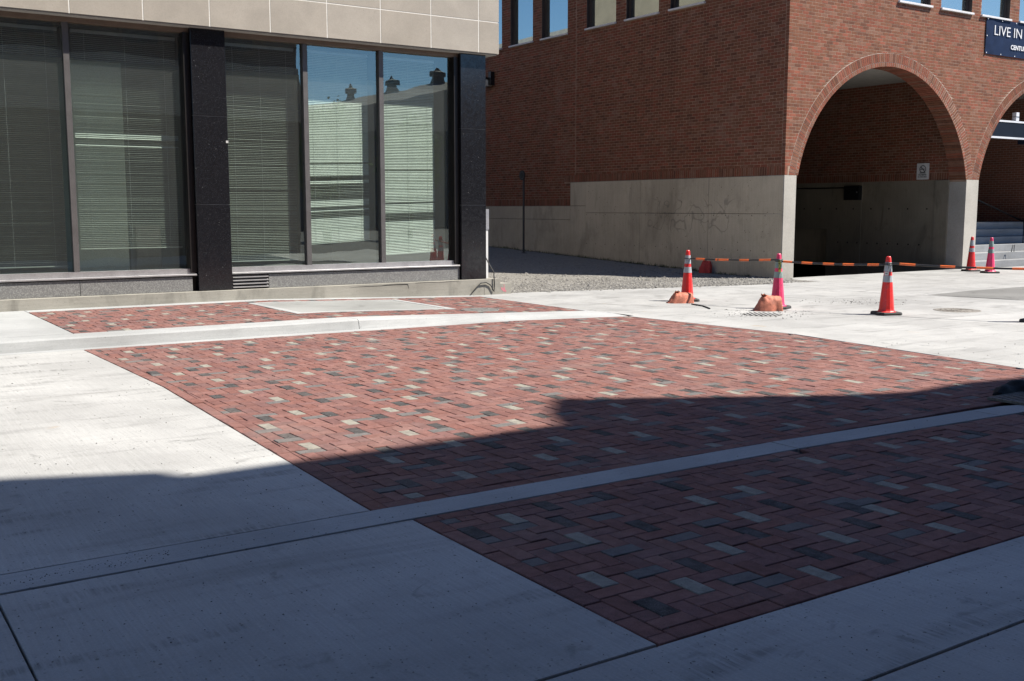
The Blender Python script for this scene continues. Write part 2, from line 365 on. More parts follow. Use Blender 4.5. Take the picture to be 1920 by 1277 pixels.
def inset(poly, c):
    n = len(poly); out = []
    for i in range(n):
        p0 = Vector(poly[i - 1]); p1 = Vector(poly[i]); p2 = Vector(poly[(i + 1) % n])
        d1 = (p1 - p0); d2 = (p2 - p1)
        if d1.length < 1e-6 or d2.length < 1e-6: out.append(tuple(p1)); continue
        d1.normalize(); d2.normalize()
        n1 = Vector((-d1.y, d1.x)); n2 = Vector((-d2.y, d2.x)); k = 1 + n1.dot(n2)
        q = p1 + (n1 + n2) * (c / max(k, .3)); out.append((q.x, q.y))
    return out
def clip(poly, conv):
    for i in range(len(conv)):
        a = conv[i]; b = conv[(i + 1) % len(conv)]
        def side(p): return (b[0] - a[0]) * (p[1] - a[1]) - (b[1] - a[1]) * (p[0] - a[0])
        res = []
        for j in range(len(poly)):
            p = poly[j]; q = poly[(j + 1) % len(poly)]; sp, sq = side(p), side(q)
            if sp >= 0: res.append(p)
            if (sp >= 0) != (sq >= 0):
                t = sp / (sp - sq); res.append((p[0] + (q[0] - p[0]) * t, p[1] + (q[1] - p[1]) * t))
        poly = res
        if len(poly) < 3: return []
    return poly
def inset_e(poly, ds):                                       # inset with a distance for each edge (edge i runs from corner i)
    n = len(poly); out = []
    for i in range(n):
        p0, p1, p2 = Vector(poly[i - 1]), Vector(poly[i]), Vector(poly[(i + 1) % n])
        d1 = (p1 - p0).normalized(); d2 = (p2 - p1).normalized()
        a = p1 + Vector((-d1.y, d1.x)) * ds[i - 1]; b = p1 + Vector((-d2.y, d2.x)) * ds[i]
        cr = d1.x * d2.y - d1.y * d2.x
        if abs(cr) < 1e-3: out.append(tuple(a)); continue
        t = ((b - a).x * d2.y - (b - a).y * d2.x) / cr; q = a + d1 * t; out.append((q.x, q.y))
    return out
def area(p): return abs(sum(p[i][0] * p[(i + 1) % len(p)][1] - p[(i + 1) % len(p)][0] * p[i][1] for i in range(len(p)))) / 2
WLOC = {}
def wloc(o): return WLOC.get(o.name, Vector((0, 0, 0)))
def setp(o, label=None, cat=None, group=None, kind=None):
    if label: o['label'] = label
    if cat: o['category'] = cat
    if group: o['group'] = group
    if kind: o['kind'] = kind
    return o
def empty(name, loc=(0, 0, 0), **k):
    o = bpy.data.objects.new(name, None); col.objects.link(o); o.location = loc; o.empty_display_size = .2
    WLOC[o.name] = Vector(loc); return setp(o, **k)
def obj(name, mb, parent=None, origin=None, **k):       # mb holds world coordinates
    if origin is None: origin = wloc(parent) if parent else Vector((0, 0, 0))
    origin = Vector(origin)
    o = bpy.data.objects.new(name, mb.mesh(name, origin)); col.objects.link(o)
    WLOC[o.name] = origin
    if parent: o.parent = parent; o.location = origin - wloc(parent)
    else: o.location = origin
    return setp(o, **k)
def inst(name, me, parent, wpos, rot=(0, 0, 0)):
    o = bpy.data.objects.new(name, me); col.objects.link(o); o.parent = parent
    o.location = Vector(wpos) - wloc(parent); o.rotation_euler = rot; WLOC[o.name] = Vector(wpos); return o
def copy_tree(o, parent=None):
    c = o.copy(); col.objects.link(c); c.parent = parent
    for ch in list(o.children): copy_tree(ch, c)
    return c
def text_mesh(s, mat, height=None, width=None, bold=0.0, depth=.002):
    cu = bpy.data.curves.new('txt', 'FONT'); cu.body = s; cu.size = 1; cu.extrude = depth; cu.offset = bold; cu.resolution_u = 3
    t = bpy.data.objects.new('txt', cu); col.objects.link(t)
    bpy.context.view_layer.update()
    me = bpy.data.meshes.new_from_object(t.evaluated_get(bpy.context.evaluated_depsgraph_get()))
    bpy.data.objects.remove(t)
    xs = [v.co.x for v in me.vertices]; ys = [v.co.y for v in me.vertices]
    sx = (width / (max(xs) - min(xs))) if width else None; sy = (height / (max(ys) - min(ys))) if height else None
    sx = sx or sy; sy = sy or sx; x0 = min(xs); y0 = min(ys)
    for v in me.vertices: v.co = ((v.co.x - x0) * sx, (v.co.y - y0) * sy, v.co.z)
    me.materials.clear(); me.materials.append(mat); return me

# ------------------------------------------------------------------ ground, road, pavings
def alley_z(y): return 0 if y < 18.3 else .033 * (y - 18.3) * min(1, (y - 18.3) / 1.5)
def zs(x):                                                  # kerb height: drops to the driveway on the right
    if x <= 6.2: return .13
    t = min(1, (x - 6.2) / 4.2); return .13 * (1 - t) + .004 * t
G0 = -.16
g = MB(); BIG = 900
for (a, b, c, d) in ((-BIG, BIG, -BIG, 17.3), (-BIG, 19.2, 17.3, 31), (26.2, BIG, 17.3, 31), (-BIG, BIG, 31, BIG)):
    g.face([(a, c, G0), (b, c, G0), (b, d, G0), (a, d, G0)], M['asphalt'])
obj('ground', g, kind='structure')

def rect(x0, x1, y0, y1): return [(x0, y0), (x1, y0), (x1, y1), (x0, y1)]
road = empty('road', (0, 0, 0), kind='structure')
JB = MB(); JB.face([(-14, -1.9, -.03), (46, -1.9, -.03), (46, 17.0, -.03), (-14, 17.0, -.03)], M['joint_dirt'])
obj('road_bed', JB, road)
def slab(poly, mat, name='concrete_slab', parent=None, z=0.0, gap=.0038, ch=.0045):
    parent = parent or road
    p = inset(poly, gap); q = []
    for i in range(len(p)):
        a, b = Vector(p[i]), Vector(p[(i + 1) % len(p)]); L = (b - a).length; nrm = Vector((-(b - a).y, (b - a).x)).normalized()
        q.append(tuple(a)); k = int(min(L, 14) / .07) if max(a.y, b.y) < 5.3 or L < 12 else int(min(L, 14) / .4)
        for j in range(1, k):
            c = a.lerp(b, j / k); w_ = noise.noise(Vector((c.x * 9, c.y * 9, 1))) * .0022 + max(0, noise.noise(Vector((c.x * 3.1, c.y * 3.1, 5))) - .35) * .012
            c += nrm * (w_ + .0005); q.append((c.x, c.y))
    mb = MB(); mb.prism(q, -.1, z, 0, mat) if False else None
    n_ = len(q); top = inset(q, ch * .5)
    mb.add([(x, y, -.1) for x, y in q] + [(x, y, z - ch) for x, y in q] + [(x, y, z) for x, y in top],
           [tuple(range(2 * n_, 3 * n_))] + [(a_ + i, a_ + (i + 1) % n_, a_ + n_ + (i + 1) % n_, a_ + n_ + i) for a_ in (0, n_) for i in range(n_)], mat)
    cx = sum(q[0] for q in p) / len(p); cy = sum(q[1] for q in p) / len(p)
    return obj(name, mb, parent, origin=(cx, cy, 0))
RC, AC, CC = M['road_concrete'], M['apron_concrete'], M['curb_concrete']
slab([(-8, 5.07), (2.46, 5.07), (2.65, 9.76), (-8, 9.755)], RC); slab([(-8, 9.755), (2.65, 9.76), (2.605, 12.885), (-8, 12.885)], RC)
slab([(-8, 12.89), (2.6, 12.89), (8.46, 12.78), (10.34, 12.36), (10.5, 12.36), (10.5, 13.05), (-8, 13.06)], M['curb_concrete'], 'gutter_slab')
L1 = lambda y: 12.81 + (11.305 - y) * .455
slab([(10.41, 12.36), (10.5, 12.36), (10.5, 13.05), (12.02, 13.05), (L1(5.0), 5.0), (10.28, 5.0), (10.28, 5.98), (10.66, 9.33)][::-1] if False else
     [(10.68, 9.33), (10.31, 5.98), (10.2, 5.0), (L1(5.0), 5.0), (L1(13.04), 13.04), (10.52, 13.04), (10.37, 12.36)], RC)
slab([(L1(9.46), 9.46), (17.95, 9.46), (17.95, 10.9), (17.65, 12.27), (17.65, 13.04), (L1(13.04), 13.04)], AC)
slab([(L1(5.0), 5.0), (22, 5.0), (22, 9.45), (L1(9.45), 9.45)], RC); slab(rect(22, 45, 5.0, 9.45), RC)
slab([(17.97, 9.46), (45, 9.46), (45, 10.6), (18.1, 10.6), (17.97, 10.9)], AC)
slab([(18.12, 10.6), (45, 10.6), (45, 12.44), (19.3, 12.44), (17.68, 12.27)], M['patch_concrete'], 'patch_slab')
slab([(17.66, 12.28), (19.3, 12.46), (45, 12.46), (45, 13.04), (17.66, 13.04)], AC)
# driveway apron towards the arches
slab([(10.42, 13.06), (17.3, 13.06), (17.3, 15.93), (11.3, 17.08), (10.42, 17.0)], AC, 'driveway_slab')
slab([(17.31, 13.06), (26.2, 13.06), (26.2, 17.16), (19.36, 17.16), (18.9, 16.6), (17.31, 15.93)], AC, 'driveway_slab')
slab(rect(26.21, 45, 13.06, 17.02), AC, 'driveway_slab')
# near side
slab(rect(.565, 2.568, 2.86, 4.80), RC); slab(rect(-8, .565, 2.86, 4.80), RC)
slab(rect(-8, 14, 2.228, 2.852), M['road_concrete'], 'concrete_band'); 
for a, b in ((-8, .6), (.6, 4.4), (4.4, 8.2), (8.2, 14)): slab(rect(a, b, -1.9, 2.222), RC)
slab(rect(14, 45, -1.9, 4.99), RC)
# ribbon kerb between the two near pavings
GD = M['gutter_dirty']
slab([(-8, 4.812), (2.5, 4.806), (5.55, 4.79), (5.55, 5.045), (2.5, 5.066), (-8, 5.066)], CC, 'ribbon_curb', z=.002)
slab([(5.552, 4.79), (7.78, 4.69), (7.78, 4.955), (5.552, 5.045)], CC, 'ribbon_curb', z=.003)
slab([(7.782, 4.69), (8.1, 4.675), (8.38, 4.45), (8.6, 4.5), (8.42, 4.83), (8.32, 4.885), (8.14, 4.935), (7.782, 4.955)], CC, 'ribbon_curb', z=.003)

# kerb and pavement in front of the stone building
curb = empty('curb', (2.6, 13.1, 0), kind='structure')
def curb_piece(x0, x1):
    mb = MB(); n = max(2, int((x1 - x0) / .25)); rows = []
    for i in range(n + 1):
        x = x0 + (x1 - x0) * i / n; h = zs(x); t = max(0, (x - 6.2) / 4.2)
        yb = 13.05 - .35 * t * t
        rows.append([(x, yb, -.05), (x, yb, .0), (x, yb + .03 + .15 * t, h * .85), (x, yb + .06 + .2 * t, h), (x, 13.47 - .14 * t * t, h), (x, 13.47 - .14 * t * t, -.05)])
    v = [p for r in rows for p in r]; f = []
    for i in range(n):
        for k in range(5): f.append((i * 6 + k, (i + 1) * 6 + k, (i + 1) * 6 + k + 1, i * 6 + k + 1))
    f += [tuple(range(5, -1, -1)), tuple(n * 6 + k for k in range(6))]
    mb.add(v, f, CC); obj('curb_stone', mb, curb, origin=((x0 + x1) / 2, 13.2, 0))
for a, b in ((-8, -1.1), (-1.094, 6.2), (6.208, 10.4)): curb_piece(a, b)
pave = empty('pavement', (2.6, 15, 0), kind='structure')
def zslab(poly, mat, name, dz=0, gap=.005):
    p = inset(poly, gap)
    xs = sorted(set([min(q[0] for q in p), max(q[0] for q in p), 6.2])); mb = MB()
    lo, hi = xs[0], xs[-1]; cuts = [lo] + ([6.2] if lo < 6.2 < hi else []) + [hi]
    for a, b in zip(cuts, cuts[1:]):
        c = clip(p, rect(a, b, -99, 99))
        if c: mb.prism(c, -.1, dz, 0, mat, zf=lambda x, y: zs(x))
    obj(name, mb, pave, origin=(p[0][0], p[0][1], 0))
zslab(rect(-8, -.4, 13.48, 16.95), CC, 'pavement_slab'); zslab(rect(-.4, 2.62, 13.48, 16.95), CC, 'pavement_slab')
zslab(rect(2.62, 10.4, 16.62, 16.95), CC, 'pavement_slab')
zslab([(10.31, 13.34), (10.41, 13.34), (10.41, 17.0), (10.365, 16.6)], CC, 'pavement_slab')
for r_ in (rect(5.8, 8.45, 16.18, 16.3), rect(5.8, 8.45, 14.25, 14.36), rect(5.8, 5.92, 14.36, 16.18), rect(8.33, 8.45, 14.36, 16.18)): zslab(r_, CC, 'slab_rim', .004, .001)
zslab(rect(5.92, 8.33, 14.36, 16.18), M['inset_concrete'], 'inset_slab', 0, .004)
pb = MB(); n = 30
for i in range(n):
    x0 = 2.6 + 7.8 * i / n; x1 = 2.6 + 7.8 * (i + 1) / n
    pb.face([(x0, 13.46, zs(x0) - .014), (x1, 13.46, zs(x1) - .014), (x1, 16.64, zs(x1) - .014), (x0, 16.64, zs(x0) - .014)], M['sand_bed'])
obj('pavement_bed', pb, pave)

# ---- block paving: herringbone, colours sprinkled at a fair spacing
U = .098
def stock(mat):
    mb = MB(); mb.prism(rect(-U + .002, U - .002, -U / 2 + .002, U / 2 - .002), -.04, 0, .0035, mat); return mb.mesh('paver')
STOCK = {}
def stock_of(mat):
    if mat.name not in STOCK: STOCK[mat.name] = stock(mat)
    return STOCK[mat.name]
SEED = {'P': [(3.023, 4.628), (2.733, 4.16), (3.231, 4.074), (2.943, 3.586), (4.584, 4.237), (4.193, 4.242), (4.198, 3.856), (3.724, 3.583), (4.305, 3.379), (3.827, 3.095), (3.244, 3.293), (4.885, 3.563), (4.905, 3.188), (5.276, 3.923), (5.567, 3.654)],
        'D': [(3.207, 4.417), (2.834, 4.447), (3.411, 4.631), (3.616, 4.059), (2.751, 3.397), (2.931, 3.214), (3.704, 4.682), (4.498, 3.963), (4.005, 3.676), (3.433, 3.487), (4.019, 3.286), (4.229, 3.097), (4.61, 3.474), (4.696, 3.753), (5.194, 3.273)],
        'G': [(2.779, 4.695), (3.07, 4.394), (2.734, 4.408), (3.075, 4.025), (3.287, 3.83), (2.785, 3.934), (3.189, 3.538), (3.558, 4.295), (3.642, 4.587), (3.955, 3.899), (3.681, 3.82), (4.343, 4.28), (3.487, 3.235), (4.254, 3.623), (4.747, 3.895), (4.935, 3.725), (4.648, 3.229), (5.147, 3.517), (3.394, 2.994)]}
def paving(parent, polys, x0, y0, x1, y1, rng, zf=None, border=True, seeded=False, outer=None):
    items = []                                             # (poly, mat, full, centre, rot)
    for outer, skip in (outer or []):
        n = len(outer)
        for i in range(n):
            if i in skip: continue
            a, b = Vector(outer[i]), Vector(outer[(i + 1) % n]); d = (b - a).normalized(); nn = Vector((-d.y, d.x)); L = (b - a).length
            t = 0 if (i - 1) % n in skip else U
            while t < L - .02:
                e = min(t + 2 * U, L)
                q = [a + d * (t + .002) + nn * .002, a + d * (e - .002) + nn * .002, a + d * (e - .002) + nn * (U - .002), a + d * (t + .002) + nn * (U - .002)]
                q = clip([(p.x, p.y) for p in q], outer)
                if q and area(q) > .0008: items.append((q, rng.choice(PAVER_RED), None))
                t = e
    cells = []
    ni = int((x1 - x0) / U) + 4; nj = int((y1 - y0) / U) + 4
    for i in range(-2, ni):
        for j in range(-2, nj):
            k = (i + j) % 4
            if k == 0: cells.append((x0 + (i + 1) * U, y0 + (j + .5) * U, 0))
            elif k == 2: cells.append((x0 + (i + .5) * U, y0 + (j + 1) * U, 1))
    rng.shuffle(cells); picked = {'P': [], 'D': [], 'G': []}; colr = {}
    if seeded:
        for t, pts in SEED.items():
            for s in pts:
                want = 0 if t == 'G' else 1
                best = min((c for c in cells if c[2] == want and c not in colr), key=lambda c: (c[0] - s[0]) ** 2 + (c[1] - s[1]) ** 2)
                if math.hypot(best[0] - s[0], best[1] - s[1]) < .15: colr[best] = t; picked[t].append(best)
    from collections import defaultdict
    grid = defaultdict(list)
    for c, t in colr.items(): grid[(int(c[0] // .5), int(c[1] // .5))].append((c, t))
    DMIN = {('P', 'P'): .50, ('D', 'D'): .36, ('G', 'G'): .37, ('P', 'D'): .22, ('D', 'P'): .22}
    for c in cells:
        if c in colr: continue
        opts = ['G'] if c[2] == 0 else (['P', 'D'] if rng.random() < .4 else ['D', 'P'])
        gx, gy = int(c[0] // .5), int(c[1] // .5)
        near = [e for a in (-1, 0, 1) for b in (-1, 0, 1) for e in grid[(gx + a, gy + b)]]
        for t in opts:
            if all(math.hypot(e[0][0] - c[0], e[0][1] - c[1]) > DMIN.get((t, e[1]), 0) * rng.uniform(.85, 1.15) for e in near):
                if seeded and 2.6 < c[0] < 5.2 and c[1] < 4.75 and c[0] + c[1] < 8.7: break
                colr[c] = t; grid[(gx, gy)].append((c, t)); break
    for c in cells:
        hx, hy = (U, U / 2) if c[2] == 0 else (U / 2, U)
        r0 = rect(c[0] - hx + .002, c[0] + hx - .002, c[1] - hy + .002, c[1] + hy - .002)
        t = colr.get(c); mat = {'P': M['paver_pale'], 'D': M['paver_charcoal'], 'G': M['paver_grey'], None: None}[t] or rng.choice(PAVER_RED)
        for pg in polys:
            q = clip(r0, pg)
            if not q or area(q) < .0006: continue
            items.append((q, mat, (c[0], c[1], c[2]) if abs(area(q) - area(r0)) < 1e-6 else None))
    zf = zf or (lambda x, y: 0.0)
    def key(it):
        p = it[0]; cx = sum(q[0] for q in p) / len(p); cy = sum(q[1] for q in p) / len(p)
        c = Vector((cx, cy, zf(cx, cy)))
        return (0 if in_view(c) else 1, (c - CAM).length / math.sqrt(max(area(p), 1e-4) / .019))
    items.sort(key=key)
    rest = MB()
    for idx, (q, mat, full) in enumerate(items):
        cx = sum(p[0] for p in q) / len(q); cy = sum(p[1] for p in q) / len(q)
        dz = rng.gauss(0, .0017); z = zf(cx, cy) + dz
        if idx < 300:
            if full:
                inst('paver', stock_of(mat), parent, (full[0], full[1], z), (rng.gauss(0, .009), rng.gauss(0, .009), (math.pi / 2 if full[2] else 0) + rng.gauss(0, .004)))
            else:
                mb = MB(); mb.prism([(p[0] - cx, p[1] - cy) for p in q], -.04, 0, .0035, mat)
                inst('paver', mb.mesh('paver'), parent, (cx, cy, z))
        else:
            tx, ty = rng.gauss(0, .009), rng.gauss(0, .009)
            rest.prism(q, -.02, 0, .0035, mat, zf=lambda x, y: zf(x, y) + dz + tx * (x - cx) + ty * (y - cy))
    if rest.f: obj('paver_field', rest, parent, kind='stuff')
front_poly = [(2.575, 2.858), (11.2, 2.858), (9.2, 4.5), (8.35, 4.42), (8.08, 4.66), (7.78, 4.682), (5.55, 4.782), (2.575, 4.798)]
front = empty('front_paving', (2.575, 2.858, 0), kind='structure')
front_clip = [(2.575, 2.858), (11.2, 2.858), (8.05, 4.675), (5.55, 4.782), (2.575, 4.798)]
fb = MB(); fb.face([(2.57, 2.853, -.016), (11.2, 2.853, -.016), (9.2, 4.6, -.016), (2.57, 4.8, -.016)], M['sand_bed']); obj('sand_bed', fb, front)
paving(front, [inset(front_clip, U)], 2.575 + U, 2.858 + U, 11.2, 4.8, random.Random(3), seeded=True, outer=[(front_clip, ())])
street = empty('street_paving', (2.46, 5.08, 0), kind='structure')
st_a = [(2.465, 5.07), (10.2, 5.0), (10.30, 5.98), (10.66, 9.33), (10.62, 9.76), (2.655, 9.76)]
st_b = [(2.655, 9.76), (10.62, 9.76), (10.34, 12.35), (8.46, 12.77), (2.61, 12.885)]
sb = MB()
for pg in (st_a, st_b): sb.face([(x, y, -.016) for x, y in pg], M['sand_bed'])
obj('sand_bed', sb, street)
paving(street, [inset_e(st_a, [U, U, U, U, 0, U]), inset_e(st_b, [0, U, U, U, U])], 2.46, 5.07 + U, 10.8, 12.9, random.Random(11), outer=[(st_a, (4,)), (st_b, (0,))])
walk_polys = [[(2.63, 13.48), (5.8, 13.48), (5.8, 16.61), (2.63, 16.61)], [(5.8, 16.3), (8.45, 16.3), (8.45, 16.61), (5.8, 16.61)],
              [(5.8, 13.48), (8.45, 13.48), (8.45, 14.25), (5.8, 14.25)], [(8.45, 13.48), (9.6, 13.42), (10.30, 13.34), (10.36, 16.61), (8.45, 16.61)]]
paving(pave, walk_polys, 2.63, 13.48, 10.5, 16.62, random.Random(5), zf=lambda x, y: zs(x), border=False)

# gravel alley
al = MB(); NX, NY = 60, 90; v = []
for j in range(NY + 1):
    for i in range(NX + 1):
        y = 15.9 + (40 - 15.9) * (j / NY) ** 1.5; x = 11.0 + 7.95 * i / NX
        z = alley_z(y) + .012 * noise.noise(Vector((x * 1.3, y * 1.3, 0))) + .008 * noise.noise(Vector((x * 5, y * 5, 3)))
        fy = 17.12 - (x - 11.2) * .187
        if y < fy + .12: z = min(z, -.035)
        if y < fy: z = -.05
        v.append((x, y, z))
f = []
for j in range(NY):
    for i in range(NX):
        a = j * (NX + 1) + i; f.append((a, a + 1, a + NX + 2, a + NX + 1))
al.add(v, f, M['gravel'], True); obj('gravel_alley', al, kind='structure')
rg = random.Random(2); gs = MB()
def stone(mb, x, y, z, r, mat, rg):
    a = rg.uniform(0, 6.28); e = [r * rg.uniform(.6, 1.2) for _ in range(6)]
    c, s_ = math.cos(a), math.sin(a)
    vs = [(e[0], 0, 0), (0, e[1], 0), (-e[2], 0, 0), (0, -e[3], 0), (0, 0, e[4] * .7), (0, 0, -e[5] * .4)]
    vs = [(x + p[0] * c - p[1] * s_, y + p[0] * s_ + p[1] * c, z + p[2]) for p in vs]
    mb.add(vs, [(0, 1, 4), (1, 2, 4), (2, 3, 4), (3, 0, 4), (1, 0, 5), (2, 1, 5), (3, 2, 5), (0, 3, 5)], mat)
for _ in range(9000):
    x = rg.uniform(11.1, 18.9); y = 15.95 + abs(rg.gauss(0, 1)) * 2.3
    fy = 17.12 - (x - 11.2) * .187
    if y < fy - .02 - abs(rg.gauss(0, .10)) or (x > 18.7 and y < 17): continue
    if y < fy and rg.random() < .55: continue
    stone(gs, x, y, max(alley_z(y), 0) + .004, rg.uniform(.008, .026) if rg.random() < .96 else rg.uniform(.03, .055), M['stone_light'] if rg.random() < .55 else M['stone_dark'], rg)
obj('gravel', gs, kind='stuff', label='loose grey gravel strewn over the alley beside the brick building', cat='gravel')
gp = MB()
for _ in range(1500):
    u = rg.uniform(0, 1920); vv = 640 + rg.random() ** 1.3 * 637
    p = px(u, vv, 2, 0)
    if p.y > 12.6 or p.y < 2: continue
    d = (p - CAM).length
    stone(gp, p.x, p.y, .003, min(.014, rg.uniform(.0014, .0048) * (.5 + d * .12)), rg.choice([M['stone_dark'], M['asphalt'], M['stone_dark'], M['stone_light']]), rg)
for _ in range(420):                                        # dried mud and grit around the drain and along the gutter line
    k = rg.random(); p = px(1430 + rg.gauss(0, 45), 588 + rg.gauss(0, 4.5), 2, 0) if k < .6 else px(1600 + rg.gauss(0, 60), 566 + rg.gauss(0, 3), 2, 0)
    stone(gp, p.x, p.y, .002, rg.uniform(.003, .011) if rg.random() < .85 else rg.uniform(.01, .022), rg.choice([M['stone_dark'], M['asphalt']]), rg)
for _ in range(500):                                        # dirt and weeds line at the foot of the alley wall
    y = rg.uniform(17.4, 30); stone(gp, 18.93 - abs(rg.gauss(0, .07)), y, alley_z(y) + .006, rg.uniform(.008, .03), rg.choice([M['stone_dark'], M['asphalt']]), rg)
for _ in range(130):
    x = rg.gauss(1.0, .35); stone(gp, x, 4.94 + rg.gauss(0, .03), .003, rg.uniform(.001, .0045), rg.choice([M['stone_dark'], M['asphalt'], M['joint_dirt']]), rg)
for _ in range(70):                                        # grit lying along the ribbon kerb joints
    x = rg.uniform(-1, 2.5); y = 4.9 + rg.gauss(0, .045); stone(gp, x, y, .003, rg.uniform(.002, .006), rg.choice([M['stone_dark'], M['stone_light'], M['asphalt']]), rg)
wd = MB()
for _ in range(170):
    y = 18 + 12 * rg.random() ** 1.2; cx_ = 18.9 - abs(rg.gauss(0, .05)); z_ = alley_z(y)
    for _k in range(9):
        a_ = rg.uniform(0, 6.28); h_ = rg.uniform(.02, .10); q_ = Vector((cx_ + rg.gauss(0, .03), y + rg.gauss(0, .05), z_)); tip = q_ + Vector((math.cos(a_) * h_ * .6 - .01, math.sin(a_) * h_ * .6, h_)); sd = Vector((-math.sin(a_), math.cos(a_), 0)) * .006
        wd.face([q_ - sd, q_ + sd, tip], M['weed_green'])
obj('weeds', wd, kind='stuff', label='thin weeds growing along the foot of the shaded concrete wall', cat='weeds')
obj('pebbles', gp, kind='stuff', label='tiny dark pebbles and grit scattered on the concrete and pavers', cat='pebbles')

# ------------------------------------------------------------------ stone office building (left)
ob = empty('office_building', (10.78, 17.05, .3), label='pale limestone office building with black granite columns and tall blind-filled windows', cat='building')
YF = 16.92                                                   # stone face; granite columns stand at 17.05
st = MB()
st.box(-10, 10.975, YF + .003, 36, 4.48, 12, M['stone_grout']); obj('upper_wall', st, ob)
LJ = [-1.58, -.57, .44, 1.45, 2.455, 3.46, 4.52, 5.55, 6.55, 7.55, 8.55, 9.55, 10.55]
def stone_panel(x0, x1, z0, z1, y=YF):
    mb = MB(); g_ = .007; c = .004; x0 += g_; x1 -= g_; z0 += g_; z1 -= g_
    v = [(x0, y + .04, z0), (x1, y + .04, z0), (x1, y + .04, z1), (x0, y + .04, z1), (x0, y + c, z0), (x1, y + c, z0), (x1, y + c, z1), (x0, y + c, z1), (x0 + c, y, z0 + c), (x1 - c, y, z0 + c), (x1 - c, y, z1 - c), (x0 + c, y, z1 - c)]
    f = [(8, 9, 10, 11)] + [(a + i, a + (i + 1) % 4, a + 4 + (i + 1) % 4, a + 4 + i) for a in (0, 4) for i in range(4)]
    mb.add(v, f, M['limestone']); obj('stone_panel', mb, ob, origin=((x0 + x1) / 2, y, (z0 + z1) / 2))
ZC = [4.473, 5.05, 6.06, 7.07]
for a, b in zip(LJ, LJ[1:] + [10.999]):
    for z0, z1 in zip(ZC, ZC[1:]):
        if z0 > 5 and a < 2: continue
        stone_panel(a, b, z0, z1)
for y0 in [16.965 + 1.0 * i for i in range(19)]:             # return wall along the alley
    for z0, z1 in zip(ZC, ZC[1:]):
        mb = MB(); mb.box(10.975, 11.0, y0 + .006, y0 + .994, z0 + .006, z1 - .006, M['limestone']); obj('stone_panel', mb, ob, origin=(11, y0 + .5, z0))
mb = MB(); mb.box(10.976, 11.0, 16.97, 35.97, 7.08, 12, M['limestone']); obj('side_wall', mb, ob)
mb = MB(); mb.box(-10, 10.96, YF + .036, 17.6, 4.462, 4.479, M['soffit_grey']); obj('soffit', mb, ob)
mb = MB(); mb.box(10.5, 10.8, 17.62, 36, -.1, 4.48, M['limestone']); obj('ground_floor_wall', mb, ob)
def rectslab(x0, x1, y0, y1, z0, z1, mat, name, parent, c=.004):
    mb = MB(); v = [(x0, y1, z0), (x1, y1, z0), (x1, y1, z1), (x0, y1, z1), (x0, y0 + c, z0), (x1, y0 + c, z0), (x1, y0 + c, z1), (x0, y0 + c, z1), (x0 + c, y0, z0 + c), (x1 - c, y0, z0 + c), (x1 - c, y0, z1 - c), (x0 + c, y0, z1 - c)]
    f = [(8, 9, 10, 11), (3, 2, 1, 0)] + [(a + i, a + (i + 1) % 4, a + 4 + (i + 1) % 4, a + 4 + i) for a in (0, 4) for i in range(4)]
    mb.add(v, f, mat); return obj(name, mb, parent, origin=((x0 + x1) / 2, y0, z0))
for (x0, x1) in ((5.27, 5.825), (10.235, 10.78), (-.45, .1)):
    core = MB(); core.box(x0 + .01, x1 - .01, 17.056, 17.6, .3, 4.465, M['column_joint'])
    cobj = obj('granite_column', core, ob, origin=((x0 + x1) / 2, 17.3, .3))
    for z0, z1 in ((.3, 1.690), (1.697, 3.098), (3.105, 4.463)):
        rectslab(x0, x1, 17.05, 17.59, z0, z1, M['black_granite'], 'granite_slab', cobj, .003)
mb = MB(); mb.box(5.79, 5.828, 17.044, 17.05, 2.685, 2.723, M['white_plastic']); obj('sticker', mb, ob)
mb = MB(); mb.box(-10, 11.02, 16.93, 17.75, -.1, .296, M['plinth_concrete'])
mb.box(10.66, 11.27, 16.925, 17.4, -.1, .2, M['plinth_concrete']); obj('concrete_plinth', mb, ob)
for (x0, x1) in ((-6, .4), (.405, 3.45), (3.455, 5.18), (6.47, 10.22)):
    rectslab(x0, x1, 17.10, 17.2, .297, .535, M['grey_granite'], 'granite_panel', ob)
for x0, x1 in ((-10, -.45), (.1, 5.27), (5.825, 10.235)):
    mb = MB(); mb.box(x0 + .003, x1 - .003, 17.205, 17.6, .297, .60, M['black_seal']); obj('sill_backing', mb, ob)
lv = MB(); lv.box(5.84, 6.465, 17.195, 17.2, .3, .55, M['black_seal']); lob = obj('louvre', lv, ob)
for i in range(4):
    z = .335 + i * .055; mb = MB(); mb.add([(5.845, 17.08, z), (6.46, 17.08, z), (6.46, 17.18, z + .045), (5.845, 17.18, z + .045), (5.845, 17.08, z - .012), (6.46, 17.08, z - .012), (6.46, 17.18, z + .033), (5.845, 17.18, z + .033)],
        [(0, 1, 2, 3), (4, 5, 1, 0), (7, 6, 5, 4), (0, 3, 7, 4), (1, 5, 6, 2)], M['sill_metal']); obj('louvre_slat', mb, lob)
GY = 17.24                                                   # glass line
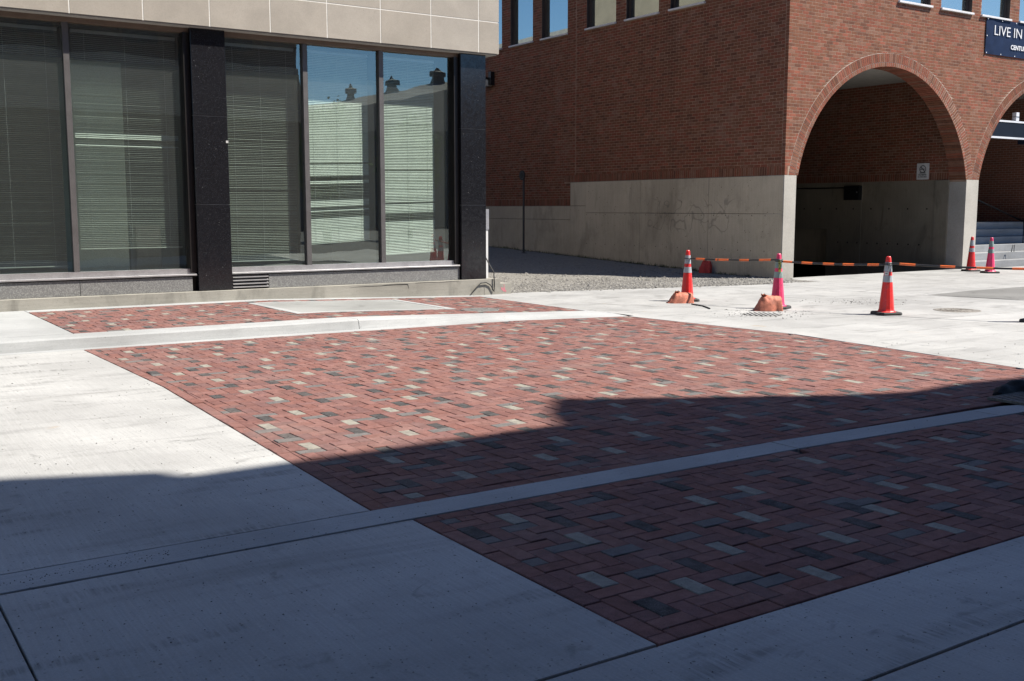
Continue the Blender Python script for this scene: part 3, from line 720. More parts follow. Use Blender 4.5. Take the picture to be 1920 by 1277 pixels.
def window_bay(x0, x1, mulls, panes):
    fr = MB(); fr.box(x0, x1, 17.14, 17.34, 4.392, 4.461, M['bronze_frame'])
    w_ = obj('window_frame', fr, ob, origin=((x0 + x1) / 2, 17.2, .6))
    jb = MB(); jb.box(x1 - .10, x1 - .002, 17.12, 17.4, .60, 4.39, M['dark_frame']); obj('jamb', jb, w_)
    jb = MB(); jb.box(x0 + .002, x0 + .03, 17.2, 17.4, .60, 4.39, M['dark_frame']); obj('jamb', jb, w_)
    sm = MB(); sm.bbox(x0 + .004, x1 - .02, 17.072, 17.34, .552, .578, .004, M['sill_metal']); sm.box(x0 + .004, x1 - .02, 17.16, 17.33, .5785, .66, M['sill_metal']); obj('sill', sm, w_)
    for m_ in mulls:
        mm = MB(); mm.box(m_ - .042, m_ + .042, 17.175, 17.30, .6605, 4.391, M['mullion_metal']); obj('mullion', mm, w_)
    for a, b in panes:
        pm = MB(); pm.face([(a, GY, .66), (b, GY, .66), (b, GY, 4.391), (a, GY, 4.391)], M['shop_glass']); obj('glass_pane', pm, w_)
        tm = MB(); tm.box(a, b, GY + .005, GY + .05, 4.33, 4.39, M['black_seal']); obj('head_seal', tm, w_)
window_bay(5.83, 10.233, [7.245, 8.675], [(5.861, 7.202), (7.288, 8.632), (8.718, 10.132)])
window_bay(.102, 5.268, [1.75, 3.44], [(.133, 1.707), (1.793, 3.397), (3.483, 5.167)])
window_bay(-9.9, -.452, [], [(-9.869, -.553)])
# rooms behind
rm = MB(); rm.box(-9.9, 10.45, 17.62, 17.63, .1, .11, M['room_floor']); rm.face([(-10, 17.35, .3), (10.45, 17.35, .3), (10.45, 23.5, .3), (-10, 23.5, .3)], M['room_floor']); obj('room_floor', rm, ob)
rm = MB(); rm.face([(-10, 17.45, 3.9), (-10, 23.5, 3.9), (10.45, 23.5, 3.9), (10.45, 17.45, 3.9)], M['room_wall']); rm.box(-10, 10.45, 17.5, 17.52, 3.9, 4.46, M['room_dark']); obj('ceiling', rm, ob)
rm = MB(); rm.box(-10, 10.49, 23.5, 23.6, .3, 4.4, M['room_wall']); obj('back_wall', rm, ob)
rm = MB(); rm.box(5.3, 5.42, 17.65, 23.5, .3, 3.9, M['room_wall']); obj('partition_wall', rm, ob)
rm = MB(); rm.box(3.5, 4.33, 17.62, 18.2, .3, 3.9, M['room_pale']); obj('room_column', rm, ob)
rm = MB(); rm.box(-10, 10.9, 17.6, 35.9, 11.9, 12.02, M['tar_roof']); obj('roof', rm, ob)
# lower rear block seen in the side windows
rb = empty('rear_block', (6, 45, 0), label='low pale rear block behind the limestone office building', cat='building')
mb = MB(); mb.box(2, 10.6, 36.2, 54, -.1, 8.9, M['limestone']); obj('wall', mb, rb)
mb = MB(); mb.box(1.9, 10.75, 36.1, 54.1, 8.9, 9.2, M['shed_metal']); obj('cornice', mb, rb)
# white conduit and cord on the alley corner
cd = empty('downpipe', (10.9, 17.3, .2), label='pale square downpipe with grey upper sleeve at the granite corner', cat='downpipe')
mb = MB(); mb.box(10.81, 10.95, 17.25, 17.38, .2, 1.22, M['sign_white']); obj('pipe', mb, cd)
mb = MB(); mb.box(10.80, 10.965, 17.24, 17.39, 1.225, 1.62, M['sill_metal']); obj('sleeve', mb, cd)
mb = MB(); mb.tube([(10.85, 17.2, .72), (10.86, 17.1, .6), (10.865, 16.915, .42), (10.87, 16.9, .18), (10.86, 16.9, .06), (10.78, 16.9, .19), (10.68, 16.9, .24), (10.56, 16.9, .23), (10.46, 16.9, .15), (10.36, 16.9, .05)], .011, M['rubber_black'])
obj('cord', mb, label='black cable looping over the concrete plinth at the granite corner', cat='cable')
pm = MB(); rgp = random.Random(4)
mb = MB()
for k in range(26): 
    a = rgp.uniform(0, 6.28); r_ = abs(rgp.gauss(0, .5)); x = 11.10 + .05 * r_ * math.cos(a); z = .10 + .085 * r_ * math.sin(a); s_ = rgp.uniform(.006, .018)
    mb.add([(x + s_ * math.cos(t), 16.923 - k * .00003, z + s_ * 1.5 * math.sin(t)) for t in [i * 1.047 for i in range(6)]], [(0, 1, 2, 3, 4, 5)], M['pink_paint'])
obj('paint_mark', mb, ob)

pts = [px(400 + a / 3.43, 340 + b / 3.43, 1, 16.929) for a, b in ((880, 683), (980, 676), (1080, 672), (1115, 667), (1180, 664), (1250, 662), (1254, 676), (1256, 692))]
mb = MB(); mb.tube(pts, [.001, .003, .003, .006, .005, .006, .004, .001], M['dark_hole'], 5); obj('crack', mb, ob)
pts = [px(400 + a / 3.43, 340 + b / 3.43, 1, 16.929) for a, b in ((1300, 655), (1380, 649), (1450, 652), (1530, 644), (1580, 640))]
mb = MB(); mb.tube(pts, .0022, M['dark_hole'], 5); obj('crack', mb, ob)
# venetian blinds
def blind_thing(x0, x1, ztop, zbot, y, tilt, label, skip=(), mat='blind_slat', skew=0.0, seed=1):
    r_ = random.Random(seed)
    t = empty('venetian_blind', ((x0 + x1) / 2, y, ztop), label=label, cat='blind', group='venetian blinds in the office windows')
    mb = MB(); mb.box(x0, x1, y - .02, y + .03, ztop, ztop + .05, M['sill_metal']); obj('headrail', mb, t)
    sl_ = MB(); z = ztop - .02; hw = .0145; k = 0
    while z > zbot + .03:
        tl = tilt + r_.gauss(0, .06)
        if any(a < z < b for a, b in skip): tl = (R(6) if tilt > R(25) else R(55)) + r_.gauss(0, .1)
        pts = []
        for s in (-1, 0, 1):
            yy = s * hw * math.cos(tl); zz = s * hw * math.sin(tl) + (.0022 if s == 0 else 0)
            pts.append((yy, zz))
        fr = (ztop - z) / (ztop - zbot); dz = skew * fr
        v_ = [(x, y + a, z + b + (dz * (x - x0) / (x1 - x0))) for a, b in pts for x in (x0, x1)]
        sl_.add(v_, [(0, 1, 3, 2), (2, 3, 5, 4)], M[mat], True)
        z -= .0285; k += 1
    obj('slats', sl_, t, kind='stuff')
    mb = MB(); mb.add([(x0, y - .014, zbot), (x1, y - .014, zbot + skew), (x1, y + .014, zbot + skew), (x0, y + .014, zbot), (x0, y - .014, zbot + .016), (x1, y - .014, zbot + skew + .016), (x1, y + .014, zbot + skew + .016), (x0, y + .014, zbot + .016)],
        [(0, 3, 2, 1), (4, 5, 6, 7), (0, 1, 5, 4), (2, 3, 7, 6), (3, 0, 4, 7), (1, 2, 6, 5)], M[mat]); obj('bottom_rail', mb, t)
    for fx in (.12, .5, .88):
        x = x0 + (x1 - x0) * fx; mb = MB(); mb.tube([(x, y - .019, ztop), (x, y - .019, zbot + .01)], .0016, M['white_plastic'], 4); obj('ladder_cord', mb, t)
BY = 17.385
blind_thing(1.84, 3.36, 4.28, .74, BY, R(-8), 'dark venetian blind with open slats in the leftmost window pane', mat='blind_mid', seed=1)
blind_thing(3.55, 5.12, 4.28, 1.0, BY, R(2), 'venetian blind in the window just left of the first granite column', skip=((2.58, 2.62), (2.70, 2.78)), seed=2)
blind_thing(5.9, 7.12, 4.28, .74, BY, R(9), 'half open venetian blind just right of the first granite column', seed=3)
blind_thing(7.32, 8.5, 4.28, 1.0, BY, R(58), 'bright raised venetian blind with gaps between some slats in the middle pane', skip=((2.40, 2.43), (2.12, 2.2), (1.78, 2.05), (1.6, 1.64), (1.46, 1.58)), skew=.06, seed=4)
blind_thing(8.76, 9.85, 4.28, .78, BY, R(52), 'bright venetian blind in the pane beside the corner granite column', skip=((1.7, 1.73), (1.4, 1.54), (2.3, 2.34)), skew=.04, seed=5)
pr = empty('cabinet', (4.75, 18.1, .3), label='white cabinet inside the window behind the blind left of the first granite column', cat='cabinet')
mb = MB(); mb.bbox(4.55, 4.95, 18.0, 18.4, .3, 1.35, .01, M['white_plastic']); obj('body', mb, pr)
mb = MB(); mb.box(4.57, 4.93, 17.99, 17.997, .85, 1.3, M['sign_white']); obj('drawer_front', mb, pr)
mb = MB(); mb.box(4.57, 4.93, 17.99, 17.997, .36, .83, M['sign_white']); obj('drawer_front', mb, pr)

# ------------------------------------------------------------------ brick building with arches (right)
bb = empty('brick_building', (18.95, 17.05, 0), label='red brick building with wide round arches on a pale concrete base', cat='building')
XW, YW = 18.95, 17.05
ZB, ZT = 2.40, 21.0
AC1, AC2, AZ, AR, ARO = 22.70, 29.88, 1.75, 3.36, 3.675
MD = .002                                                    # mortar sits this far behind the brick faces
COURSE, BL = .075, .215
FWIN = [(22.83, 24.11), (24.55, 25.87), (26.29, 27.60), (28.05, 29.35), (29.8, 31.1), (31.55, 32.85)]
FWIN = [(21.1, 22.4)] * 0 + FWIN
SWIN = [(19.8, 21.06), (21.51, 22.83), (23.27, 24.58), (25.49, 26.79), (27.27, 28.5), (29.0, 30.26), (17.9, 19.16)][:6]
WZ0, WZ1 = 6.72, 8.35
def arch_dx(z, r):
    d = r * r - (z - AZ) ** 2
    return math.sqrt(d) if d > 0 else 0
# front mortar wall
fm = MB(); XR = 34.0; MT = M['mortar']
def strip_bottom(x):
    zb = ZB
    for c in (AC1, AC2):
        if abs(x - c) < AR + .1: zb = max(zb, AZ + math.sqrt(max(0, (AR + .1) ** 2 - (x - c) ** 2)))
    return zb
n = 300
for i in range(n):
    x0 = XW + MD + (XR - XW - MD) * i / n; x1 = XW + MD + (XR - XW - MD) * (i + 1) / n
    fm.face([(x0, YW + MD, strip_bottom(x0)), (x1, YW + MD, strip_bottom(x1)), (x1, YW + MD, WZ0 - .05), (x0, YW + MD, WZ0 - .05)], MT)
xs = [XW + MD] + [q for w_ in FWIN for q in w_] + [XR]
for a, b in zip(xs[0::2], xs[1::2]): fm.face([(a, YW + MD, WZ0 - .05), (b, YW + MD, WZ0 - .05), (b, YW + MD, WZ1), (a, YW + MD, WZ1)], MT)
fm.face([(XW, YW + MD, WZ1), (XR, YW + MD, WZ1), (XR, YW + MD, ZT), (XW, YW + MD, ZT)], M['brick_upper'])
obj('front_wall', fm, bb)
sm = MB(); ys = [YW + MD] + [q for w_ in SWIN for q in w_] + [40]
sm.face([(XW + MD, YW + MD, ZB), (XW + MD, 25.31, ZB), (XW + MD, 25.31, WZ0 - .05), (XW + MD, YW + MD, WZ0 - .05)][::-1], MT)
sm.face([(XW + MD, 25.31, 1.71), (XW + MD, 40, 1.71), (XW + MD, 40, WZ0 - .05), (XW + MD, 25.31, WZ0 - .05)][::-1], MT)
for a, b in zip(ys[0::2], ys[1::2]): sm.face([(XW + MD, a, WZ0 - .05), (XW + MD, b, WZ0 - .05), (XW + MD, b, WZ1), (XW + MD, a, WZ1)][::-1], MT)
sm.face([(XW + MD, YW, WZ1), (XW + MD, 40, WZ1), (XW + MD, 40, ZT), (XW + MD, YW, ZT)][::-1], M['brick_upper'])
obj('side_wall', sm, bb)
mb = MB(); mb.box(XW + .02, XR, YW + .5, 40, ZT - .2, ZT, M['tar_roof']); mb.face([(XR, YW, 0), (XR, 40, 0), (XR, 40, ZT), (XR, YW, ZT)], M['brick_upper']); mb.face([(XW, 40, 0), (XR, 40, 0), (XR, 40, ZT), (XW, 40, ZT)][::-1], M['brick_upper']); obj('roof', mb, bb)
# bricks
rb_ = random.Random(21); bricks = []                          # (origin, du, dv, dn) : faces
def wpick(): return rb_.choices(BRM, BRW)[0]
DEP = .03
def add_brick(o, U_, V_, N_, lu, lv): bricks.append((Vector(o), Vector(U_), Vector(V_), Vector(N_), lu, lv))
EX, EY, EZ = Vector((1, 0, 0)), Vector((0, 1, 0)), Vector((0, 0, 1))
def subtract(a, b, holes):
    segs = [(a, b)]
    for h0, h1 in holes:
        ns = []
        for s0, s1 in segs:
            if h1 <= s0 or h0 >= s1: ns.append((s0, s1)); continue
            if h0 > s0: ns.append((s0, h0))
            if h1 < s1: ns.append((h1, s1))
        segs = ns
    return segs
def course(z0, z1, a, b, holes, mk, off):
    t = a - off
    while t < b:
        for s0, s1 in subtract(max(t, a), min(t + BL, b), holes):
            if s1 - s0 > .04: mk(s0 + .006, s1 - .006)
        t += BL
def vert_holes_front(z):
    h = []
    for c in (AC1, AC2):
        d = arch_dx(z, ARO + .004)
        if d: h.append((c - d, c + d))
    return h
zz = ZB + .21; i = 0
while zz < 8.25:
    z0, z1 = zz + .006, zz + COURSE - .006; hz = vert_holes_front(z1)
    if zz + COURSE > WZ0 - .04: hz = hz + [(a, b) for a, b in FWIN]
    course(z0, z1, XW, XR - .02, hz, lambda s0, s1: add_brick((s0, YW, z0), EX, EZ, -EY, s1 - s0, z1 - z0), (i % 2) * BL / 2)
    zz += COURSE; i += 1
zz = ZB + .21; i = 0
# soldier courses
def soldier(zb, a, b, mk):
    t = a
    while t < b - .03: mk(t + .005, min(t + .075, b) - .005, zb + .006, zb + .205); t += .075
for (s0, s1) in subtract(XW, 19.06, []): soldier(ZB, s0, s1, lambda a, b, z0, z1: add_brick((a, YW, z0), EX, EZ, -EY, b - a, z1 - z0))
soldier(ZB, YW + .1, 25.6, lambda a, b, z0, z1: add_brick((XW, b, z0), -EY, EZ, -EX, b - a, z1 - z0))
soldier(1.71, 25.31, 33, lambda a, b, z0, z1: add_brick((XW, b, z0), -EY, EZ, -EX, b - a, z1 - z0))
zz = 1.71 + .21; i = 0
while zz < 8.25:
    z0, z1 = zz + .005, zz + COURSE - .005
    a0 = YW + .1 if zz > ZB + .19 else 25.6 if zz + COURSE > ZB else 25.31
    hz = [(a, b) for a, b in SWIN] if zz + COURSE > WZ0 - .04 else []
    if a0 > 17.2 or True:
        hz = hz + [(25.055, 25.07)]
        course(z0, z1, a0 if zz > ZB + .2 else a0, 32.5, hz, lambda s0, s1: add_brick((XW, s1, z0), -EY, EZ, -EX, s1 - s0, z1 - z0), (i % 2) * BL / 2 + .1)
    zz += COURSE; i += 1
# corner bricks turning the corner on the side face
zz = ZB + .21; i = 0
while zz < 8.25:
    add_brick((XW, YW + .095, zz + .005), -EY, EZ, -EX, .094, COURSE - .01); zz += COURSE
add_brick((XW, YW + .095, ZB + .006), -EY, EZ, -EX, .094, .199)
def brick_geo(mb, o, U_, V_, N_, lu, lv, mat, jit):
    j = N_ * jit; a, b = U_ * lu, V_ * lv; k = -N_ * DEP
    P = [o + j, o + a + j, o + a + b + j, o + b + j]
    if N_.y < -.5:                                           # cut bricks follow the back of the arch ring
        for c_ in (AC1, AC2):
            for q in P:
                ddx, ddz = q.x - c_, q.z - AZ; rad_ = math.hypot(ddx, ddz); lim = ARO + .009
                if rad_ < lim and q.z > ZB + .15:
                    if abs(ddx) > abs(ddz) * .9: q.x = c_ + math.copysign(math.sqrt(lim * lim - ddz * ddz), ddx)
                    else: q.z = AZ + math.sqrt(lim * lim - ddx * ddx)
        if P[1].x - P[0].x < .004 and P[2].x - P[3].x < .004: return
        if P[3].z <= P[0].z and P[2].z <= P[1].z: return
    Q = [p + k for p in P]
    mb.add(P + Q, [(0, 1, 2, 3), (0, 4, 5, 1), (1, 5, 6, 2), (2, 6, 7, 3), (3, 7, 4, 0)], mat)
def bsize(b):
    o, U_, V_, N_, lu, lv = b
    c = o + U_ * lu / 2 + V_ * lv / 2
    z, u, v = depth_uv(c)
    if not (z > .1 and 0 < u < 1920 and 0 < v < 1277): return 0
    f_ = abs(N_.dot((c - CAM).normalized())) * lu * lv / z / z
    return f_
bricks.sort(key=bsize, reverse=True)
rest = MB()
for k, b in enumerate(bricks):
    mat = wpick(); jit = rb_.uniform(-.0004, .0012)
    if k < 300:
        o = b[0]; mb = MB(); brick_geo(mb, Vector(o), *b[1:], mat, jit)
        if mb.f: obj('brick', mb, bb, origin=o)
    else: brick_geo(rest, Vector(b[0]), *b[1:], mat, jit)
obj('brickwork', rest, bb, kind='stuff')
# arch rings
ringrest = MB(); cnt = 0
def ring(c, first):
    global cnt
    a0 = math.asin((ZB - AZ) / ARO) + .0
    for (r0, r1, y0, y1, nb, nm) in ((AR + .107, ARO, YW - .003, YW + .1, 132, 'arch_brick'), (AR, AR + .098, YW - .001, YW + .5, 122, 'arch_inner_brick')):
        s0 = math.asin((ZB - AZ) / r1)
        for i in range(nb):
            t0 = s0 + (math.pi - 2 * s0) * i / nb + .0015; t1 = s0 + (math.pi - 2 * s0) * (i + 1) / nb - .0015
            P = []
            for y in (y0, y1):
                for (r_, t) in ((r0, t0), (r0, t1), (r1, t1), (r1, t0)):
                    x = c + r_ * math.cos(t); z = max(ZB, AZ + r_ * math.sin(t)); P.append((x, y, z))
            lim = 26.29
            if c == AC1: P = [(min(p[0], lim - .004), p[1], p[2]) for p in P]
            else: P = [(max(p[0], lim + .004), p[1], p[2]) for p in P]
            F_ = [(3, 2, 1, 0), (0, 1, 5, 4), (1, 2, 6, 5), (2, 3, 7, 6), (3, 0, 4, 7)]
            mat = rb_.choices(BRM, [3, 4, 1, 1.5, 3])[0]
            if first and nm == 'arch_brick':
                mb = MB(); mb.add(P, F_, mat); obj(nm, mb, bb, origin=P[0])
            else: ringrest.add(P, F_, mat)
ring(AC1, True); ring(AC2, False); obj('arch_rings', ringrest, bb, kind='stuff')
rm = MB()                                                    # mortar bed behind the rings
for c in (AC1, AC2):
    s0 = math.asin((ZB - AZ) / ARO)
    for i in range(120):
        t0 = s0 + (math.pi - 2 * s0) * i / 120; t1 = s0 + (math.pi - 2 * s0) * (i + 1) / 120
        q = []
        for r_, t in ((AR + .01, t0), (ARO + .012, t0), (ARO + .012, t1), (AR + .01, t1)):
            x = c + r_ * math.cos(t); x = min(x, 26.29) if c == AC1 else max(x, 26.29)
            q.append((x, YW + .0015, max(ZB, AZ + r_ * math.sin(t))))
        rm.face(q[::-1], M['mortar_light'])
        q = [(c + (AR + .012) * math.cos(t), y, AZ + (AR + .012) * math.sin(t)) for t in (t0, t1) for y in (YW + .002, YW + .5)]
        rm.face([q[0], q[1], q[3], q[2]], M['mortar'])
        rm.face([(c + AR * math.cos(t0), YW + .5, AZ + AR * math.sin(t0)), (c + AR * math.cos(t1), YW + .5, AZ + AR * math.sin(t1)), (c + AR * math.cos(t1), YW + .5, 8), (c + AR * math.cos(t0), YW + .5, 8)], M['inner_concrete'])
obj('arch_mortar', rm, bb)
# concrete base: side wall panels with recessed joints
PC, WC = M['pillar_concrete'], M['wall_concrete_marked']
bk = MB(); bk.box(XW + .03, 19.3, YW + .3, 40, -.5, 1.705, M['joint_dirt']); bk.box(XW + .03, 19.3, YW + .3, 25.29, 1.705, ZB - .01, M['joint_dirt']); obj('base_core', bk, bb)
YJ = [YW + .02, 19.51, 22.13, 24.55]
def side_panel(y0, y1, z0, z1, x=XW - .012):
    mb = MB(); g_ = .004; c = .006; y0 += g_; y1 -= g_; z0 += g_; z1 -= g_
    v = [(x + .09, y1, z0), (x + .09, y0, z0), (x + .09, y0, z1), (x + .09, y1, z1), (x + c, y1, z0), (x + c, y0, z0), (x + c, y0, z1), (x + c, y1, z1), (x, y1 - c, z0 + c), (x, y0 + c, z0 + c), (x, y0 + c, z1 - c), (x, y1 - c, z1 - c)]
    f = [(8, 9, 10, 11)] + [(a + i, a + (i + 1) % 4, a + 4 + (i + 1) % 4, a + 4 + i) for a in (0, 4) for i in range(4)]
    mb.add(v, f, WC); obj('concrete_panel', mb, bb, origin=(x, (y0 + y1) / 2, z0))
for a, b in zip(YJ, YJ[1:]): side_panel(a, b, -.4, 1.505); side_panel(a, b, 1.505, ZB - .004)
side_panel(24.55, 25.3, -.4, 1.708, XW - .004); side_panel(24.55, 25.3, 1.708, ZB - .004, XW - .004)
for a, b in ((25.3, 27.7), (27.7, 30.2), (30.2, 33)): side_panel(a, b, -.4, 1.3, XW - .004); side_panel(a, b, 1.3, 1.706, XW - .004)
th = MB()
for z in (1.46, .62):
    y = 17.6
    while y < 24.5:
        th.add([(XW - .0145, y + .012 * math.cos(t), z + .014 * math.sin(t)) for t in [k * math.pi / 4 for k in range(8)]], [tuple(range(8))], M['dark_hole']); y += .43
for _ in range(150):
    y = 17.3 + rb_.random() * 7.2; z = rb_.uniform(.2, 2.35); r_ = rb_.uniform(.003, .011)
    th.add([(XW - .0145 - rb_.random() * .0005, y + r_ * math.cos(t), z + r_ * math.sin(t)) for t in [k * math.pi / 3 for k in range(6)]], [tuple(range(6))], M['dark_hole'])
obj('tie_holes', th, bb, kind='stuff')
# pillars
mb = MB(); mb.box(XW - .008, 19.345, YW - .006, YW + .5, -.12, ZB - .004, PC); obj('pillar', mb, bb)
mb = MB(); mb.box(26.02, 26.57, YW - .006, YW + .5, -.12, ZB - .004, PC); obj('pillar', mb, bb)
# passage behind the first arch
IC = M['inner_concrete']; XI = 26.0
mb = MB()
mb.face([(XI, YW + .5, -.2), (XI, 21.65, -1.2), (XI, 21.65, ZB), (XI, YW + .5, ZB)], M['shade_toned_concrete'])
mb.face([(XI, 21.65, 1.0), (XI, 34, 1.0), (XI, 34, ZB), (XI, 21.65, ZB)], M['shade_toned_concrete'])
mb.face([(XI, YW + .5, -1.2), (XI, 21.65, -1.2), (XI, YW + .5, -.2)], M['shade_toned_concrete'])
mb.box(XI + .001, XI + .3, 18.95, 20.36, -1.3, ZB - .05, M['shade_toned_concrete'], 'r') if False else None
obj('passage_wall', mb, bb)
mb = MB(); mb.box(XI - .014, XI + .02, 20.39, 34, 1.004, ZB - .01, M['shade_toned_concrete']); mb.box(XI - .014, XI + .02, 20.39, 21.64, -1.2, 1.0, M['shade_toned_concrete']); obj('passage_panel', mb, bb)
mb = MB(); mb.box(XI - .03, XI + .02, YW + .5, 17.95, -.3, ZB - .003, M['shade_toned_concrete']); obj('passage_pier', mb, bb)
mb = MB(); mb.face([(XI + MD, YW + .5, ZB), (XI + MD, 34, ZB), (XI + MD, 34, 5.15), (XI + MD, YW + .5, 5.15)][::-1], MT); obj('passage_brick_bed', mb, bb)
mb = MB()
for z in (1.62, .62):
    for k in range(9):
        y = 18.2 + k * .62 if z > 1 else 18.4 + k * .35
        if y < 21.5 or z > 1.1: mb.add([(XI - .0155 if y > 20.39 else XI - .0015, y + .025 * math.cos(t), z + .025 * math.sin(t)) for t in [q * math.pi / 4 for q in range(8)]], [tuple(range(8))], M['dark_hole'])
obj('passage_tie_holes', mb, bb)
inner = MB(); zz = ZB + .21; i = 0
def isold(a, b, z0, z1): brick_geo(inner, Vector((XI, b, z0)), -EY, EZ, -EX, b - a, z1 - z0, wpick(), 0)
soldier(ZB, YW + .52, 25, isold)
while zz < 5.1:
    course(zz + .005, zz + COURSE - .005, YW + .52, 25, [], lambda s0, s1: brick_geo(inner, Vector((XI, s1, zz + .005)), -EY, EZ, -EX, s1 - s0, COURSE - .01, wpick(), 0), (i % 2) * BL / 2)
    zz += COURSE; i += 1
obj('passage_brickwork', inner, bb, kind='stuff')
mb = MB(); mb.face([(19.3, YW + .5, 5.15), (XI + .2, YW + .5, 5.15), (XI + .2, 34, 5.15), (19.3, 34, 5.15)][::-1], M['ceiling_paint']); obj('passage_ceiling', mb, bb)
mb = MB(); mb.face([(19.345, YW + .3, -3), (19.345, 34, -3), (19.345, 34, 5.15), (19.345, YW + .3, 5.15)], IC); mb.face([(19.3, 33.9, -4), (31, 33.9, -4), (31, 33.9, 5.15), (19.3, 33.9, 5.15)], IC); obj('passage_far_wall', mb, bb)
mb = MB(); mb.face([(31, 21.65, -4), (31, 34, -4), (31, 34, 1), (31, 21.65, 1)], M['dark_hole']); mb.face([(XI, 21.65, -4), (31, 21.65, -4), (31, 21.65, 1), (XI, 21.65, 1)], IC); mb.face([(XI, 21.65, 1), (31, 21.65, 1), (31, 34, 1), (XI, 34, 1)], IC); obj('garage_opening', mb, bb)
mb = MB(); mb.face([(19.3, 17.15, -.004), (26.02, 17.15, -.004), (26.02, 30, -3), (19.3, 30, -3)], M['asphalt']); mb.face([(19.3, 30, -3), (31, 30, -3), (31, 34, -3), (19.3, 34, -3)], M['patch_concrete']); obj('ramp', mb, kind='structure')
# windows of the upper floor
def front_window(x0, x1):
    y = YW + .10; fr = MB()
    fr.box(x0, x0 + .05, y, y + .08, WZ0, WZ1, M['window_frame_dark']); fr.box(x1 - .05, x1, y, y + .08, WZ0, WZ1, M['window_frame_dark']); fr.box(x0 + .05, x1 - .05, y, y + .08, WZ0, WZ0 + .04, M['window_frame_dark'])
    fr.face([(x0, YW + MD, WZ0), (x0, y, WZ0), (x0, y, WZ1), (x0, YW + MD, WZ1)], MT); fr.face([(x1, YW + MD, WZ0), (x1, y + .08, WZ0), (x1, y + .08, WZ1), (x1, YW + MD, WZ1)][::-1], M['window_frame_dark'])
    fr.face([(x0, y + .3, WZ0), (x1, y + .3, WZ0), (x1, y + .3, WZ1), (x0, y + .3, WZ1)], M['room_dark'])
    o = obj('window', fr, bb, origin=((x0 + x1) / 2, y, WZ0))
    p = MB(); p.face([(x0 + .05, y + .05, WZ0 + .04), (x1 - .05, y + .05, WZ0 + .04), (x1 - .05, y + .05, WZ1), (x0 + .05, y + .05, WZ1)], M['mirror_glass']); obj('glass_pane', p, o)
    s = MB(); s.bbox(x0 - .03, x1 + .03, YW - .06, y + .02, WZ0 - .05, WZ0 - .003, .004, M['window_sill_white']); obj('sill', s, o)
for a, b in FWIN[:4]: front_window(a, b)
def side_window(y0, y1):
    x = XW + .10; fr = MB()
    fr.box(x, x + .08, y0, y0 + .05, WZ0, WZ1, M['window_frame_dark']); fr.box(x, x + .08, y1 - .08, y1, WZ0, WZ1, M['window_frame_dark']); fr.box(x, x + .08, y0 + .05, y1 - .08, WZ0, WZ0 + .04, M['window_frame_dark'])
    fr.face([(XW + MD, y1, WZ0), (x, y1, WZ0), (x, y1, WZ1), (XW + MD, y1, WZ1)], M['window_frame_dark']); fr.face([(XW + MD, y0, WZ0), (x, y0, WZ0), (x, y0, WZ1), (XW + MD, y0, WZ1)][::-1], MT)
    fr.face([(x + .3, y0, WZ0), (x + .3, y1, WZ0), (x + .3, y1, WZ1), (x + .3, y0, WZ1)][::-1], M['room_dark'])
    o = obj('window', fr, bb, origin=(x, (y0 + y1) / 2, WZ0))
    p = MB(); p.face([(x + .05, y0 + .05, WZ0 + .04), (x + .05, y1 - .08, WZ0 + .04), (x + .05, y1 - .08, WZ1), (x + .05, y0 + .05, WZ1)][::-1], M['mirror_glass']); obj('glass_pane', p, o)
    s = MB(); s.bbox(XW - .06, x + .02, y0 - .03, y1 + .03, WZ0 - .05, WZ0 - .003, .004, M['window_sill_white']); obj('sill', s, o)
for a, b in SWIN: side_window(a, b)
# steps in the second arch
stp = empty('stairs', (30, 17.05, 0), label='wide pale concrete steps rising under the second arch', cat='steps')
for i in range(6):
    y0 = YW - .02 + .31 * i; z1 = .205 * (i + 1) - .01
    mb = MB(); mb.bbox(26.58, 33.2, y0, y0 + .33, z1 - .205 - (.1 if i == 0 else -.004), z1, .012, M['step_concrete']); obj('step', mb, stp)
mb = MB(); mb.box(26.58, 33.2, YW - .02 + 1.86, 24.5, 1.0, 1.215, M['step_concrete']); obj('landing', mb, stp)
mb = MB(); mb.box(26.3, 33.4, 24.5, 24.7, 1.2, ZB + .1, M['wall_concrete']); mb.box(26.3, 33.4, 24.5, 24.7, ZB + .1, 5.3, M['brick_upper']); mb.box(26.3, 26.57, YW + .5, 24.5, -.1, ZB, M['wall_concrete']); mb.box(26.3, 26.57, YW + .5, 24.5, ZB, 5.3, M['brick_upper']); mb.box(33.19, 33.4, YW + .5, 24.5, -.1, 5.3, M['brick_upper']); obj('stair_hall_wall', mb, bb)
mb = MB(); mb.face([(26.3, YW + .5, 5.15), (33.4, YW + .5, 5.15), (33.4, 24.7, 5.15), (26.3, 24.7, 5.15)][::-1], M['ceiling_paint']); obj('stair_hall_ceiling', mb, bb)
mb = MB(); mb.face([(26.58, 21.5, 1.22), (30.6, 21.5, 1.22), (26.58, 21.5, 2.25)], M['room_dark']); mb.box(26.58, 30.6, 21.51, 21.6, 1.2, 1.22, M['room_dark']); obj('stair_side_panel', mb, bb)
hr = empty('handrail', (29.3, 18.2, .8), label='black steel handrail sloping down across the steps in the second arch', cat='handrail')
pa, pb_ = px(1833, 375, 1, 19.2), px(1924, 418, 1, 19.2)
mb = MB(); mb.tube([pa, pb_], .028, M['steel_black']); obj('rail', mb, hr)
q = px(1917, 470, 1, 17.7)
mb = MB(); mb.tube([(q.x, 17.7, .41), (q.x, 17.7, 1.3), (pb_.x + .05, pb_.y, pb_.z)], .024, M['steel_black']); obj('post', mb, hr)
mb = MB(); mb.lathe([(.06, 0), (.06, .012), (.03, .02)], M['steel_black'], 12, (q.x, 17.7, .4)); obj('foot', mb, hr)
pa, pb_ = px(1906, 362, 1, 20.5), px(1960, 385, 1, 20.5)
